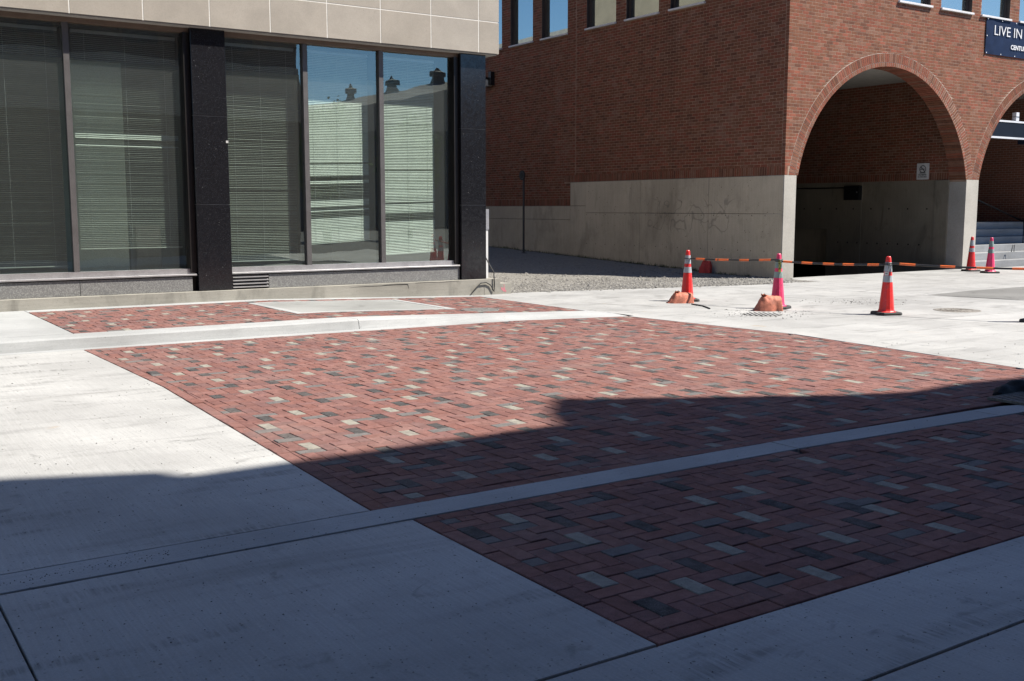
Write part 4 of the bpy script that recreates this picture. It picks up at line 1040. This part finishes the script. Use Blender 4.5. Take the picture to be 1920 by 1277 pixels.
mb = MB(); mb.tube([pa, pb_], .05, M['steel_black']); obj('handrail', mb, label='upper black handrail end in the dark hall behind the steps', cat='handrail')
q = px(1893, 472, 1, 17.3)
mb = MB(); mb.tube([(q.x - .08, 17.2, .4), (q.x - .02, 17.2, .6), (q.x + .05, 17.2, .6), (q.x + .05, 17.2, .4)], .011, M['steel_black']); obj('boot_scraper', mb, label='small black bent metal bracket standing on the steps', cat='bracket')
# hanging sign panel in the second arch
hp = empty('hanging_sign', (29.88, 17.25, 4.0), label='blank dark navy panel with pale metal frame hung across the second arch', cat='sign')
def arc_poly(z0, z1, ins, yy):
    l = []; rr = AR - .03 - ins
    for k in range(5):
        z = z0 + (z1 - z0) * k / 4; l.append((AC2 - math.sqrt(rr * rr - (z - AZ) ** 2), yy, z))
    return l + [(2 * AC2 - p[0], p[1], p[2]) for p in l[::-1]]
o_ = arc_poly(3.56, 4.06, 0, 17.2); i_ = arc_poly(3.61, 4.01, .06, 17.2); nP = len(o_)
mb = MB()
for k in range(nP):
    a, b, c, d = o_[k], o_[(k + 1) % nP], i_[(k + 1) % nP], i_[k]
    mb.face([a, d, c, b], M['panel_white'])
    mb.face([(a[0], 17.3, a[2]), a, b, (b[0], 17.3, b[2])], M['panel_white'])
obj('frame', mb, hp)
mb = MB(); mb.face([(p[0], 17.215, p[2]) for p in i_][::-1], M['panel_navy']); mb.face([(p[0], 17.3, p[2]) for p in o_], M['panel_navy']); obj('board', mb, hp)
q = px(1905, 222, 1, 17.25); mb = MB(); mb.box(q.x - .07, q.x + .07, 17.2, 17.32, 4.055, 4.30, M['panel_white']); mb.box(q.x - .075, q.x + .075, 17.19, 17.33, 4.175, 4.185, M['steel_black']); obj('bracket', mb, hp)
mb = MB(); mb.bbox(28.55, 33.1, 16.4, 17.19, 3.42, 3.54, .01, M['panel_navy']); obj('added_shade_slab', mb, hp)  # unseen slab added beside the sign to cast shade on the upper steps
# banner
bn = empty('banner', (29.8, 17.03, 5.74), label='navy banner reading LIVE IN on the brick wall above the second arch', cat='banner')
x0, x1, z0, z1 = 26.51, 33.2, 5.73, 6.665; nx, nz = 70, 12; v = []; f = []
def bwave(x, z):
    e = min((x - x0), .9) / .9; d = math.hypot(x - x0, z - z1); d2 = math.hypot(x - x0, z - z0)
    return .008 * math.sin(math.atan2(z1 - z + .01, x - x0 + .01) * 14) * math.exp(-d * 1.6) + .008 * math.sin(math.atan2(z - z0 + .01, x - x0 + .01) * 14) * math.exp(-d2 * 1.6) + .004 * math.sin(x * 2.3 + z * 3)
for j in range(nz + 1):
    for i in range(nx + 1):
        x = x0 + (x1 - x0) * i / nx; z = z0 + (z1 - z0) * j / nz; v.append((x, YW - .028 + bwave(x, z), z))
for j in range(nz):
    for i in range(nx): a = j * (nx + 1) + i; f.append((a, a + 1, a + nx + 2, a + nx + 1))
mb = MB(); mb.add(v, f, M['banner_navy'], True); obj('cloth', mb, bn)
def flat_text(s, parent, x, z, y, height, width, mat, bold=0):
    me = text_mesh(s, mat, height, width, bold, .001)
    o = bpy.data.objects.new('lettering', me); col.objects.link(o); o.parent = parent
    o.location = Vector((x, y, z)) - wloc(parent); o.rotation_euler = (math.pi / 2, 0, 0); return o
flat_text('LIVE IN', bn, 26.87, 6.245, YW - .046, .25, 1.28, M['banner_white'], -.005)
flat_text('T', bn, 28.36, 6.245, YW - .046, .25, .19, M['banner_white'], -.005)
flat_text('CENTURY', bn, 27.66, 5.925, YW - .046, .125, .84, M['banner_white'], .03)
gm = MB()
for k in range(10):
    for zz_ in (z0 + .03, z1 - .03): gm.lathe([(.018, -.004), (.018, .004), (.008, .004)], M['banner_white'], 8)
gm = MB()
for k in range(9):
    for zz_ in (z0 + .03, z1 - .03):
        x = x0 + .04 + k * .66; gm.add([(x + .017 * math.cos(t), YW - .045, zz_ + .017 * math.sin(t)) for t in [q * math.pi / 4 for q in range(8)]], [tuple(range(8))], M['banner_white'])
gm.add([(x0 + .03 + .017 * math.cos(t), YW - .045, 6.2 + .017 * math.sin(t)) for t in [q * math.pi / 4 for q in range(8)]], [tuple(range(8))], M['banner_white'])
obj('eyelets', gm, bn)
# no smoking sign inside the arch
ns = empty('no_smoking_sign', (25.99, 18.4, 2.6), label='white no smoking sign on the brick wall inside the first arch', cat='sign')
pA, pB = px(1720, 306, 0, XI - .02), px(1741, 338, 0, XI - .02)
yl, yr, zt, zb_ = pA.y, pB.y, pA.z - .01, 2.43
mb = MB(); mb.box(XI - .03, XI - .012, yr, yl, zb_, zt, M['sign_white']); obj('plate', mb, ns)
cy, cz, rr = (yl + yr) / 2, zt - .16, .105
mb = MB()
for k in range(24):
    t0, t1 = 2 * math.pi * k / 24, 2 * math.pi * (k + 1) / 24
    mb.face([(XI - .0315, cy - r_ * math.cos(t), cz + r_ * math.sin(t)) for r_, t in ((rr, t0), (rr, t1), (rr - .02, t1), (rr - .02, t0))], M['ink_black'])
mb.face([(XI - .0325, cy - a, cz + b) for a, b in ((-.08, .065), (-.065, .08), (.08, -.065), (.065, -.08))][::-1], M['ink_black'])
obj('ring_symbol', mb, ns)
mb = MB(); mb.face([(XI - .0318, cy - a, cz + b) for a, b in ((-.075, -.012), (.045, -.012), (.045, .012), (-.075, .012))], M['ink_black']); mb.face([(XI - .0318, cy - a, cz + b) for a, b in ((.052, -.012), (.07, -.012), (.07, .012), (.052, .012))], M['ink_black']); obj('cigarette_symbol', mb, ns)
for k, (s, wd) in enumerate((('SMOKING', .19), ('PROHIBITED', .26), ('IN THIS AREA', .28))):
    me = text_mesh(s, M['ink_black'], .036, wd, .03, .0005); o = bpy.data.objects.new('lettering', me); col.objects.link(o); o.parent = ns
    o.location = Vector((XI - .032, cy + wd / 2, zb_ + .165 - k * .055)) - wloc(ns); o.rotation_euler = (math.pi / 2, 0, -math.pi / 2)
# junction box and conduit
jb = empty('junction_box', (25.95, 20.7, 2.0), label='dark junction box fixed to the concrete wall inside the first arch', cat='electrical box')
a, b = px(1583, 349, 0, XI - .15), px(1610, 375, 0, XI - .15)
mb = MB(); mb.box(XI - .16, XI - .016, b.y, a.y, b.z, a.z, M['steel_black']); obj('box', mb, jb)
mb = MB(); mb.tube([(XI - .04, a.y, a.z - .05), (XI - .04, 24, a.z - .05)], .018, M['steel_black']); obj('conduit', mb, jb)
mb = MB(); mb.box(XI - .166, XI - .161, b.y + .05, b.y + .09, (a.z + b.z) / 2, (a.z + b.z) / 2 + .04, M['sill_metal']); obj('latch', mb, jb)
# wall lamp high on the side wall, post sign in the alley
wlp = empty('wall_lamp', (18.93, 29.6, 5.7), label='black bracketed wall lamp with white cover high on the shaded brick wall', cat='wall lamp')
a = px(922, 148, 0, 18.9)
mb = MB(); mb.box(18.80, 18.945, a.y - .1, a.y + .06, a.z - .2, a.z + .22, M['steel_black']); obj('bracket', mb, wlp)
mb = MB(); mb.bbox(18.68, 18.94, a.y + .065, a.y + .4, a.z - .22, a.z - .02, .02, M['lamp_cover']); mb.box(18.7, 18.94, a.y + .065, a.y + .42, a.z - .018, a.z + .05, M['steel_black']); obj('cover', mb, wlp)
ps = empty('sign_post', (18.3, 26.8, .28), label='thin dark post with a small round sign before the alley wall', cat='sign post')
mb = MB(); mb.tube([(18.3, 26.8, .2), (18.3, 26.8, 2.62)], .032, M['post_steel'], 10); obj('post', mb, ps)
mb = MB(); mb.lathe([(.10, 0), (.10, .02), (.04, .04)], M['post_steel'], 12, (18.3, 26.8, .26)); obj('base_plate', mb, ps)
mb = MB(); mb.tube([(18.255, 26.8, 2.63), (18.235, 26.8, 2.63)], .15, M['ink_black'], 24, True, False); so_ = obj('sign_disc', mb, ps)
mb = MB(); mb.tube([(18.234, 26.8, 2.63), (18.231, 26.8, 2.63)], .12, M['post_steel'], 24, True, False); mb.tube([(18.2305, 26.8, 2.63), (18.228, 26.8, 2.63)], .085, M['ink_black'], 24, True, False); obj('ring_mark', mb, so_)

# ------------------------------------------------------------------ traffic cones, bars, sandbags
def cone(name_mat, white_mat):
    t = empty('traffic_cone', (0, 0, 0)); H = .9
    def rad(z): return .036 + (.118 - .036) * (.895 - z) / (.895 - .05)
    b = MB(); b.lathe([(.150, .046), (.135, .052), (.121, .065)] + [(rad(z), z) for z in (.09, .3, .5, .7, .87)] + [(.034, .89), (.025, .9), (.012, .898)], M[name_mat], 12, smooth=False); obj('cone_body', b, t)
    for z0, z1 in ((.665, .81), (.505, .605)):
        c = MB(); c.lathe([(rad(z0) - .001, z0 - .0005), (rad(z0) + .0025, z0), (rad(z1) + .0025, z1), (rad(z1) - .001, z1 + .0005)], M[white_mat], 12, smooth=False, top=False); obj('reflective_collar', c, t)
    h = .19; k = .05
    o8 = [(-h + k, -h), (h - k, -h), (h, -h + k), (h, h - k), (h - k, h), (-h + k, h), (-h, h - k), (-h, -h + k)]
    m = MB(); m.prism(o8, 0, .045, .012, M['rubber_black']); obj('rubber_base', m, t)
    return t
red = cone('cone_red', 'cone_white'); pink = cone('cone_pink', 'cone_grey'); used = set()
GRP = 'traffic cones closing off the driveway'
def put_cone(proto, x, y, rz, label, z=0):
    c = proto if proto.name not in used else copy_tree(proto)
    used.add(proto.name); c.location = (x, y, z); c.rotation_euler = (0, 0, rz); setp(c, label=label, cat='traffic cone', group=GRP)
    WLOC[c.name] = Vector((x, y, z)); return c
C1, C2, C3, C6 = Vector((12.96, 13.83, 0)), Vector((13.22, 11.96, 0)), Vector((13.86, 10.33, 0)), px(1943, 604, 2, 0)
c3 = put_cone(red, C3.x, C3.y, R(64), 'red traffic cone standing alone without a sandbag in front of the dark archway')
c2 = put_cone(pink, C2.x, C2.y, R(25), 'faded pink traffic cone with lettered yellow tape and a sandbag at its foot')
put_cone(red, C1.x, C1.y, R(62), 'red traffic cone with a small sandbag, nearest the alley')
put_cone(red, 25.35, 16.35, R(70), 'far red traffic cone standing at the foot of the pillar between the arches')
put_cone(pink, 25.05, 15.62, R(58), 'far pink traffic cone standing before the steps')
put_cone(red, C6.x, C6.y, R(12), 'traffic cone at the right edge of the photo, only its rubber base corner showing')
mb = MB(); mb.add([(a * .06, 0, b * .05) for a, b in ((-.5, -.5), (.5, -.5), (.5, .5), (-.5, .5))], [(0, 1, 2, 3)], M['sign_white'])
def on_cone(cpos, ang, z, w_, h_, mat, name, parent, rad_extra=.0035):
    mb = MB(); v = []; n_ = 6
    for j, zz in enumerate((z - h_ / 2, z + h_ / 2)):
        r_ = .036 + .082 * (.895 - zz) / .845 + rad_extra
        for i in range(n_ + 1):
            a = ang + (i / n_ - .5) * w_ / r_; v.append((cpos.x + r_ * math.cos(a), cpos.y + r_ * math.sin(a), zz))
    mb.add(v, [(i, i + 1, n_ + 2 + i, n_ + 1 + i) for i in range(n_)], mat, True)
    o = obj(name, mb); o.parent = parent; o.matrix_parent_inverse = (Matrix.Translation(cpos) @ Matrix.Rotation(parent.rotation_euler.z, 4, 'Z')).inverted(); return o
bpy.context.view_layer.update()
va = math.atan2(-C3.y, -C3.x)
on_cone(C3, va - .35, .635, .07, .05, M['sign_white'], 'sticker', c3); on_cone(C3, va - .35, .637, .035, .014, M['stone_dark'], 'sticker_mark', c3, .0042)
va = math.atan2(-C2.y, -C2.x)
lb = on_cone(C2, va + .35, .70, .045, .2, M['label_yellow'], 'lettered_tape', c2)
me = text_mesh('TOR', M['ink_black'], .04, .13, .03, .0004)
o = bpy.data.objects.new('lettering', me); col.objects.link(o)
r_ = .036 + .082 * (.895 - .7) / .845 + .0055; a = va + .35
ax_up = Vector((-math.cos(a) * .095, -math.sin(a) * .095, 1)).normalized(); nrm = Vector((math.cos(a), math.sin(a), .095)).normalized(); side = ax_up.cross(nrm)
base = C2 + Vector((math.cos(a) * r_, math.sin(a) * r_, .70)) - ax_up * .065 + side * .02
o.parent = c2; o.matrix_parent_inverse = (Matrix.Translation(C2) @ Matrix.Rotation(c2.rotation_euler.z, 4, 'Z')).inverted()
ym = -side
o.matrix_basis = Matrix(((ax_up.x, ym.x, nrm.x, base.x), (ax_up.y, ym.y, nrm.y, base.y), (ax_up.z, ym.z, nrm.z, base.z), (0, 0, 0, 1)))
def bar(p, q, label, pattern):
    p, q = Vector(p), Vector(q); t = empty('barrier_bar', p, label=label, cat='barrier bar', group='striped bars between the traffic cones')
    d = (q - p); L = d.length; d.normalize(); s_ = .055
    mb = MB(); mb.tube([p.lerp(q, f_) + Vector((0, 0, -.018 * (1 - (2 * f_ - 1) ** 2))) for f_ in [.03 + .94 * k_ / 10 for k_ in range(11)]], .0155, M['bar_black'], 10); obj('rod', mb, t)
    for a, b in pattern:
        def at(f): return p.lerp(q, f) + Vector((0, 0, -.018 * (1 - (2 * f - 1) ** 2)))
        mb = MB(); mb.tube([at(a), at(b)], .0185, M['bar_orange'], 10); obj('orange_sleeve', mb, t)
    for e in (p, q):
        mb = MB(); ringp = [(e.x + .058 * math.cos(k * math.pi / 8), e.y + .058 * math.sin(k * math.pi / 8), e.z) for k in range(17)]
        mb.tube(ringp, .008, M['bar_black'], 6, False); obj('end_ring', mb, t)
bar(C1 + Vector((0, 0, .755)), C2 + Vector((0, 0, .80)), 'striped bar between the sandbagged red cone and the pink cone', [(.10, .20), (.325, .345), (.36, .47), (.59, .69), (.80, .92)])
bar(C2 + Vector((0, 0, .775)), C3 + Vector((0, 0, .77)), 'striped bar between the pink cone and the lone red cone', [(.045, .13), (.22, .32), (.42, .52), (.60, .70), (.82, .92)])
bar(C3 + Vector((0, 0, .795)), C6 + Vector((0, 0, .765)), 'striped bar running from the lone red cone out at the right edge', [(.08, .19), (.36, .46), (.60, .71), (.83, .93)])
def sandbag(loc, L, W, Hh, rz, mat, label, seed, tuft=.3, low=.05):
    r_ = random.Random(seed); t = empty('sandbag', loc, label=label, cat='sandbag', group='orange sandbags beside the cones')
    n1, n2 = 44, 30; rot = Matrix.Rotation(rz, 3, 'Z'); L3 = Vector(loc); v = []; f = []
    def hs(q):                                             # silhouette: long slope up from the flat corner, steep far end
        a = min(1, q / .34); b = min(1, (1 - q) / .07)
        return (low + (1 - low) * a * a * (3 - 2 * a)) * (.12 + .88 * math.sqrt(max(0, b * (2 - b)))) * (1 - .10 * max(0, q - .4))
    nk = Vector((tuft - .5, 0)) * L
    for i in range(n1 + 1):
        q = i / n1; h = hs(q)
        for j in range(n2 + 1):
            tt = -1 + 2 * j / n2
            wd = W / 2 * (.72 + .28 * math.sin(math.pi * min(1, q * 1.3))) * (1 if 0 < q < 1 else .9)
            x = (q - .5) * L; y = tt * wd
            prof_ = (1 - abs(tt) ** 3.0) ** .5
            z = Hh * h * prof_
            d = math.hypot(x - nk.x, y); ang = math.atan2(y, x - nk.x)
            fold = .011 * math.sin(ang * 9 + seed) * math.exp(-d / (L * .30)) + .010 * (1 - abs(noise.noise(Vector((x * 9, y * 9, seed)))) * 2.2) * prof_
            fold += .006 * noise.noise(Vector((x * 24, y * 24, seed)))
            z = max(0, z + fold * min(1, z / .03)); x += .010 * noise.noise(Vector((z * 14, y * 10, seed + 3))); y += .012 * noise.noise(Vector((x * 12, z * 16, seed + 7)))
            v.append(L3 + rot @ Vector((x, y, z)))
    for i in range(n1):
        for j in range(n2):
            a = i * (n2 + 1) + j; f.append((a, a + n2 + 1, a + n2 + 2, a + 1))
    for i in (0, n1):
        f.append(tuple(i * (n2 + 1) + j for j in (range(n2 + 1) if i == 0 else range(n2, -1, -1))))
    mb = MB(); mb.add(v, f, M[mat], True); obj('bag_body', mb, t)
    m2 = MB(); c = L3 + rot @ Vector((nk.x, -W * .12, Hh * hs(tuft) * .97))
    for k in range(16):                                    # gathered, frayed mouth of the bag
        a = k * .42 + r_.uniform(-.2, .2); l_ = r_.uniform(.03, .06); d = (rot @ Vector((math.cos(a), math.sin(a) * .7, r_.uniform(.2, .9)))).normalized(); sd = d.cross(Vector((0, 0, 1))).normalized() * r_.uniform(.012, .022)
        p1 = c + d * l_ * .5; p2 = c + d * l_; up_ = Vector((0, 0, r_.uniform(.004, .016)))
        m2.add([c - sd * .4, c + sd * .4, p1 + sd, p2 + sd * .9, p2 - sd * .8, p1 - sd, p1 + up_, p2 + up_], [(0, 1, 2, 6), (0, 6, 5), (6, 2, 3, 7), (5, 6, 7, 4)], M[mat])
    obj('frayed_mouth', m2, t)
    m3 = MB(); m3.tube([c + rot @ Vector((.02 * math.cos(k * .785), .016 * math.sin(k * .785), .004)) for k in range(9)], .005, M['ink_black'], 6, False)
    for sgn in (-1, 1): m3.tube([c, c + rot @ Vector((-.02 * sgn - .02, -.02, .035)), c + rot @ Vector((-.03 * sgn - .02, -.03, .055))], [.006, .006, .003], M['ink_black'], 5)
    obj('tied_string', m3, t)
    return t
RZ = math.atan2(rt.y, rt.x)
pc = px(1277, 569, 2, 0); sandbag((pc.x + fw.x * .12, pc.y + fw.y * .12, 0), .46, .28, .175, RZ + .1, 'sandbag', 'small slumped orange sandbag leaning on the red cone nearest the alley', 1, .38)
pc = px(1443, 584, 2, 0); sandbag((pc.x + fw.x * .14, pc.y + fw.y * .14, 0), .455, .28, .235, RZ, 'sandbag', 'plump orange sandbag with frayed tied neck beside the pink cone', 2, .34)
sandbag((18.74, 19.35, .03), .30, .24, .30, RZ - .5, 'sandbag_red', 'red sandbag slumped against the shaded concrete wall behind the cones', 3, .45, .45)

# ------------------------------------------------------------------ ironwork in the ground
def manhole(cx, cy, z, r_, mat, name, label, cat, nr=3):
    t = empty(name, (cx, cy, z), label=label, cat=cat)
    mb = MB(); mb.lathe([(r_ + .03, -.02), (r_ + .03, .003), (r_ + .004, .005), (r_ + .004, -.02)], M[mat], 40, (cx, cy, z), top=False); obj('rim', mb, t)
    mb = MB(); mb.lathe([(r_, -.02), (r_, .004), (r_ - .01, .006), (0.002, .006)], M[mat], 40, (cx, cy, z)); obj('lid', mb, t)
    mb = MB()
    for k in range(1, nr + 1):
        q = r_ * k / (nr + 1); mb.lathe([(q - .012, .0062), (q - .010, .011), (q + .010, .011), (q + .012, .0062)], M[mat], 36, (cx, cy, z), top=False)
    for k in range(16):
        a = k * math.pi / 8; mb.add([(cx + math.cos(a + s * .03) * q, cy + math.sin(a + s * .03) * q, z + .0105) for q, s in ((r_ * .3, -1), (r_ * .3, 1), (r_ * .92, .6), (r_ * .92, -.6))], [(0, 1, 2, 3)], M[mat])
    obj('ribs', mb, t)
manhole(15.38, 10.12, .0, .33, 'iron_rust', 'manhole_cover', 'round rusty manhole cover set in the concrete to the right of the lone red cone', 'manhole cover')
manhole(8.72, 13.98, zs(8.72) + .004, .27, 'patch_concrete', 'utility_cover', 'pale grey round utility cover in the brick pavement by the kerb', 'utility cover', 1)
dr = empty('drain_grate', (12.3, 11.4, 0), label='dirty round drain grate in the concrete in front of the pink cone', cat='drain grate')
cx, cy = 12.27, 11.40
mb = MB(); mb.lathe([(.302, -.02), (.302, .003), (.29, .004), (.29, -.02)], M['cast_iron'], 36, (cx, cy, 0), top=False); obj('rim', mb, dr)
mb = MB(); mb.lathe([(.288, -.03), (.288, .002), (.002, .002)], M['dark_hole'], 36, (cx, cy, 0)); obj('pit', mb, dr)
for k in range(8):
    o1 = -.245 + k * .07; hl = math.sqrt(max(0, .285 ** 2 - o1 ** 2))
    dx, dy = .555, .832
    mb = MB(); a = Vector((cx + rt.x * o1 - dx * hl, cy + rt.y * o1 - dy * hl)); b = Vector((cx + rt.x * o1 + dx * hl, cy + rt.y * o1 + dy * hl)); n_ = Vector((rt.x, rt.y)) * .019
    mb.prism([tuple(a - n_), tuple(a + n_), tuple(b + n_), tuple(b - n_)] if True else None, -.02, .007, .003, M['apron_concrete']); obj('grate_bar', mb, dr)
cb = empty('catch_basin', (8.7, 5.0, 0), label='black iron catch basin grate at the right end of the ribbon kerb', cat='drain grate')
mb = MB(); mb.box(8.36, 9.2, 4.72, 5.14, .004, .009, M['dark_hole']); obj('pit', mb, cb)
mb = MB(); mb.box(8.34, 9.22, 4.70, 4.72, .004, .026, M['cast_iron']); mb.box(8.34, 9.22, 5.14, 5.16, .004, .026, M['cast_iron']); mb.box(8.34, 8.36, 4.72, 5.14, .004, .026, M['cast_iron']); obj('frame', mb, cb)
for k in range(9):
    y = 4.745 + k * .046; mb = MB(); mb.box(8.362, 9.2, y, y + .022, .0095, .022, M['cast_iron']); obj('grate_bar', mb, cb)
fs = MB(); v = []; f = []; n1, n2 = 26, 16
for i in range(n1 + 1):
    s = i / n1; x = 8.56 + s * .9; yc = 5.20 + .04 * math.sin(s * 6); hgt = (.02 + .085 * math.sin(math.pi * min(1, s * 1.15 + .05)) ** .7) * (1 + .35 * noise.noise(Vector((s * 6, 0, 0)))); wd = .045 + .06 * math.sin(math.pi * s)
    for j in range(n2):
        a = math.pi * j / (n2 - 1); k = 1 + .35 * noise.noise(Vector((x * 11, math.cos(a) * 2, math.sin(a) * 2)))
        v.append((x + .05 * noise.noise(Vector((a * 2, s * 9, 4))), yc + wd * math.cos(a) * k, .004 + max(0, hgt * math.sin(a) * k)))
for i in range(n1):
    for j in range(n2 - 1): f.append((i * n2 + j, i * n2 + j + 1, (i + 1) * n2 + j + 1, (i + 1) * n2 + j))
fs.add(v, f, M['filter_cloth'], True); fs.add(v[:n2], [tuple(range(n2))], M['filter_cloth'])
obj('filter_sock', fs, label='crumpled black cloth lying over the catch basin at the right edge', cat='cloth')
pts = [px(*q, 2, .012) for q in ((1297, 570), (1308, 572), (1318, 573.5), (1325, 576), (1331, 578.5))]
mb = MB(); mb.tube(pts, .011, M['rubber_black'], 6); obj('rubber_strip', mb, label='short black rubber strip lying on the concrete before the sandbagged red cone', cat='rubber strip')

# ------------------------------------------------------------------ across the street: what the windows mirror and what casts the foreground shade
A = empty('opposite_building', (15.1, -2, 0), label='dark brown brick building across the pavings with stone band and sash windows', cat='building')
mb = MB(); mb.box(-30, 15.1, -14, -2.0, -.1, 18.25, M['brick_opposite']); obj('wall', mb, A)
mb = MB(); lp = [((k_ := (p[1] + 2.0) / -sun_dir.y) and (p[0] + k_ * sun_dir.x, k_ * sun_dir.z)) for p in ((.887, 6.946), (1.772, 6.561), (1.824, 6.399), (1.941, 6.352))]
pl_ = [(-30, 18.2), (lp[3][0] + .02, 18.2), lp[3], lp[2], lp[1], lp[0], (-30, lp[0][1] + .6)]
mb.face([(x, -2.001, z) for x, z in pl_], M['brick_opposite']); mb.face([(x, -6, z) for x, z in pl_][::-1], M['brick_opposite'])
for k in range(len(pl_)):
    a, b = pl_[k], pl_[(k + 1) % len(pl_)]; mb.face([(a[0], -2.001, a[1]), (a[0], -6, a[1]), (b[0], -6, b[1]), (b[0], -2.001, b[1])], M['brick_opposite'])
obj('parapet', mb, A)
mb = MB(); mb.box(-30, 15.13, -14, -1.93, 4.75, 6.6, M['limestone']); obj('stone_band', mb, A)
for fl, z in enumerate((6.95, 10.4)):
    for x in (2.6, 5.8, 9.0, 12.2):
        mb = MB(); 
        for (a, b, c, d) in ((x, x + .1, z, z + 2.2), (x + 1.2, x + 1.3, z, z + 2.2), (x + .1, x + 1.2, z, z + .1), (x + .1, x + 1.2, z + 2.1, z + 2.2), (x + .1, x + 1.2, z + 1.05, z + 1.12)): mb.box(a, b, -2.0, -1.94, c, d, M['bronze_frame'])
        o = obj('window', mb, A, origin=(x, -2, z))
        mb = MB(); mb.face([(x + .1, -1.985, z + .1), (x + 1.2, -1.985, z + .1), (x + 1.2, -1.985, z + 2.1), (x + .1, -1.985, z + 2.1)][::-1], M['room_dark']); obj('glass_pane', mb, o)
def shade(p, yb):
    k = (p[1] - yb) / -sun_dir.y; return (p[0] + k * sun_dir.x, k * sun_dir.z)
prof = [shade(p, -2.0) for p in ((4.70, 6.479), (4.852, 6.774), (5.266, 7.274), (6.935, 6.349), (7.445, 6.073), (8.111, 5.793), (8.957, 5.824), (9.791, 5.687), (10.8, 5.6))]
mb = MB(); up0 = [(15.1, 12.6), (prof[-1][0], 12.6)] + prof[::-1] + [(15.1, prof[0][1])]
mb.face([(x, -2.0, z) for x, z in up0][::-1], M['brick_opposite']); mb.face([(x, -9.0, z) for x, z in up0], M['brick_opposite'])
for k in range(len(up0)):
    a, b = up0[k], up0[(k + 1) % len(up0)]; mb.face([(a[0], -2.0, a[1]), (b[0], -2.0, b[1]), (b[0], -9.0, b[1]), (a[0], -9.0, a[1])], M['brick_opposite'])
obj('added_shadow_block', mb, A)  # added unseen block; its outline is shaped to throw the foreground shadow edge
for x in (15.6, 17.2, 18.8):  # windows dressing the added block
    mb = MB(); mb.box(x, x + 1.1, -2.0, -1.95, 13.6, 15.6, M['bronze_frame']); o = obj('window', mb, A, origin=(x, -2, 13.6))
    mb = MB(); mb.box(x + .1, x + 1.0, -1.949, -1.945, 13.7, 15.5, M['room_dark']); obj('glass_pane', mb, o)
Cc = empty('ventilated_hall', (40, -45, 0), label='long low hall with pitched roof and three ridge ventilators mirrored in the glass', cat='building')
mb = MB(); mb.box(30, 75, -58, -45, -.1, 8.0, M['tower_wall']); obj('wall', mb, Cc)
rf = MB(); rf.add([(30, -45, 8), (75, -45, 8), (75, -51, 18.2), (33.5, -51, 9.8), (30, -58, 8), (75, -58, 8)], [(0, 1, 2, 3), (3, 2, 5, 4), (0, 3, 4), (1, 5, 2)], M['tar_roof']); rfo = obj('roof', rf, Cc)
for u, h in ((655, 0), (735, 0), (820, 0)):
    xg = px(u, 150, 1, GY).x; x = xg * (17.24 + 17.24 + 51) / 17.24; z = 9.8 + (x - 33.5) / 41.5 * 8.4
    mb = MB(); mb.lathe([(.62, -.8), (.55, -.3), (.36, .35), (.36, .5), (.58, .52), (.58, .85), (.2, .95), (.04, 1.25)], M['vent_metal'], 8, (x, -51, z), smooth=False); obj('ventilator', mb, rfo)
def tree(x, y, h, cr, seed, label):
    r_ = random.Random(seed); t = empty('tree', (x, y, 0), label=label, cat='tree', group='street trees mirrored in the office windows')
    tr = MB(); tr.tube([(x, y, -.1), (x + .05, y, h * .3), (x - .05, y + .05, h * .6), (x, y, h * .9)], [.16, .12, .08, .03], M['bark'], 8)
    for k in range(9):
        a = k * 2.4; z0_ = h * (.3 + .06 * k); l_ = cr * (1 - .05 * k)
        tr.tube([(x, y, z0_), (x + math.cos(a) * l_ * .5, y + math.sin(a) * l_ * .5, z0_ + l_ * .35), (x + math.cos(a) * l_, y + math.sin(a) * l_, z0_ + l_ * .6)], [.06, .035, .012], M['bark'], 5)
    obj('trunk', tr, t); lf = MB()
    cl = []
    while len(cl) < 80:
        q = Vector((r_.uniform(-1, 1), r_.uniform(-1, 1), r_.uniform(-1, 1)))
        if .25 < q.length < 1: cl.append((x + q.x * cr * .85, y + q.y * cr * .85, h * .60 + q.z * h * .30))
    for c in cl:
        for _ in range(90):
            p = Vector(c) + Vector((r_.gauss(0, .28), r_.gauss(0, .28), r_.gauss(0, .22))); s = r_.uniform(.06, .13)
            a = Vector((r_.gauss(0, 1), r_.gauss(0, 1), r_.gauss(0, 1))).normalized(); b = a.orthogonal().normalized()
            lf.face([p - a * s, p + b * s * .6, p + a * s, p - b * s * .6], M['leaf_green'])
    obj('crown', lf, t)
tree(23.2, -18, 7.9, 1.9, 1, 'slim green street tree nearest the brown brick building')
tree(28.9, -19.5, 7.4, 2.0, 2, 'bushy green street tree before the ventilated hall')
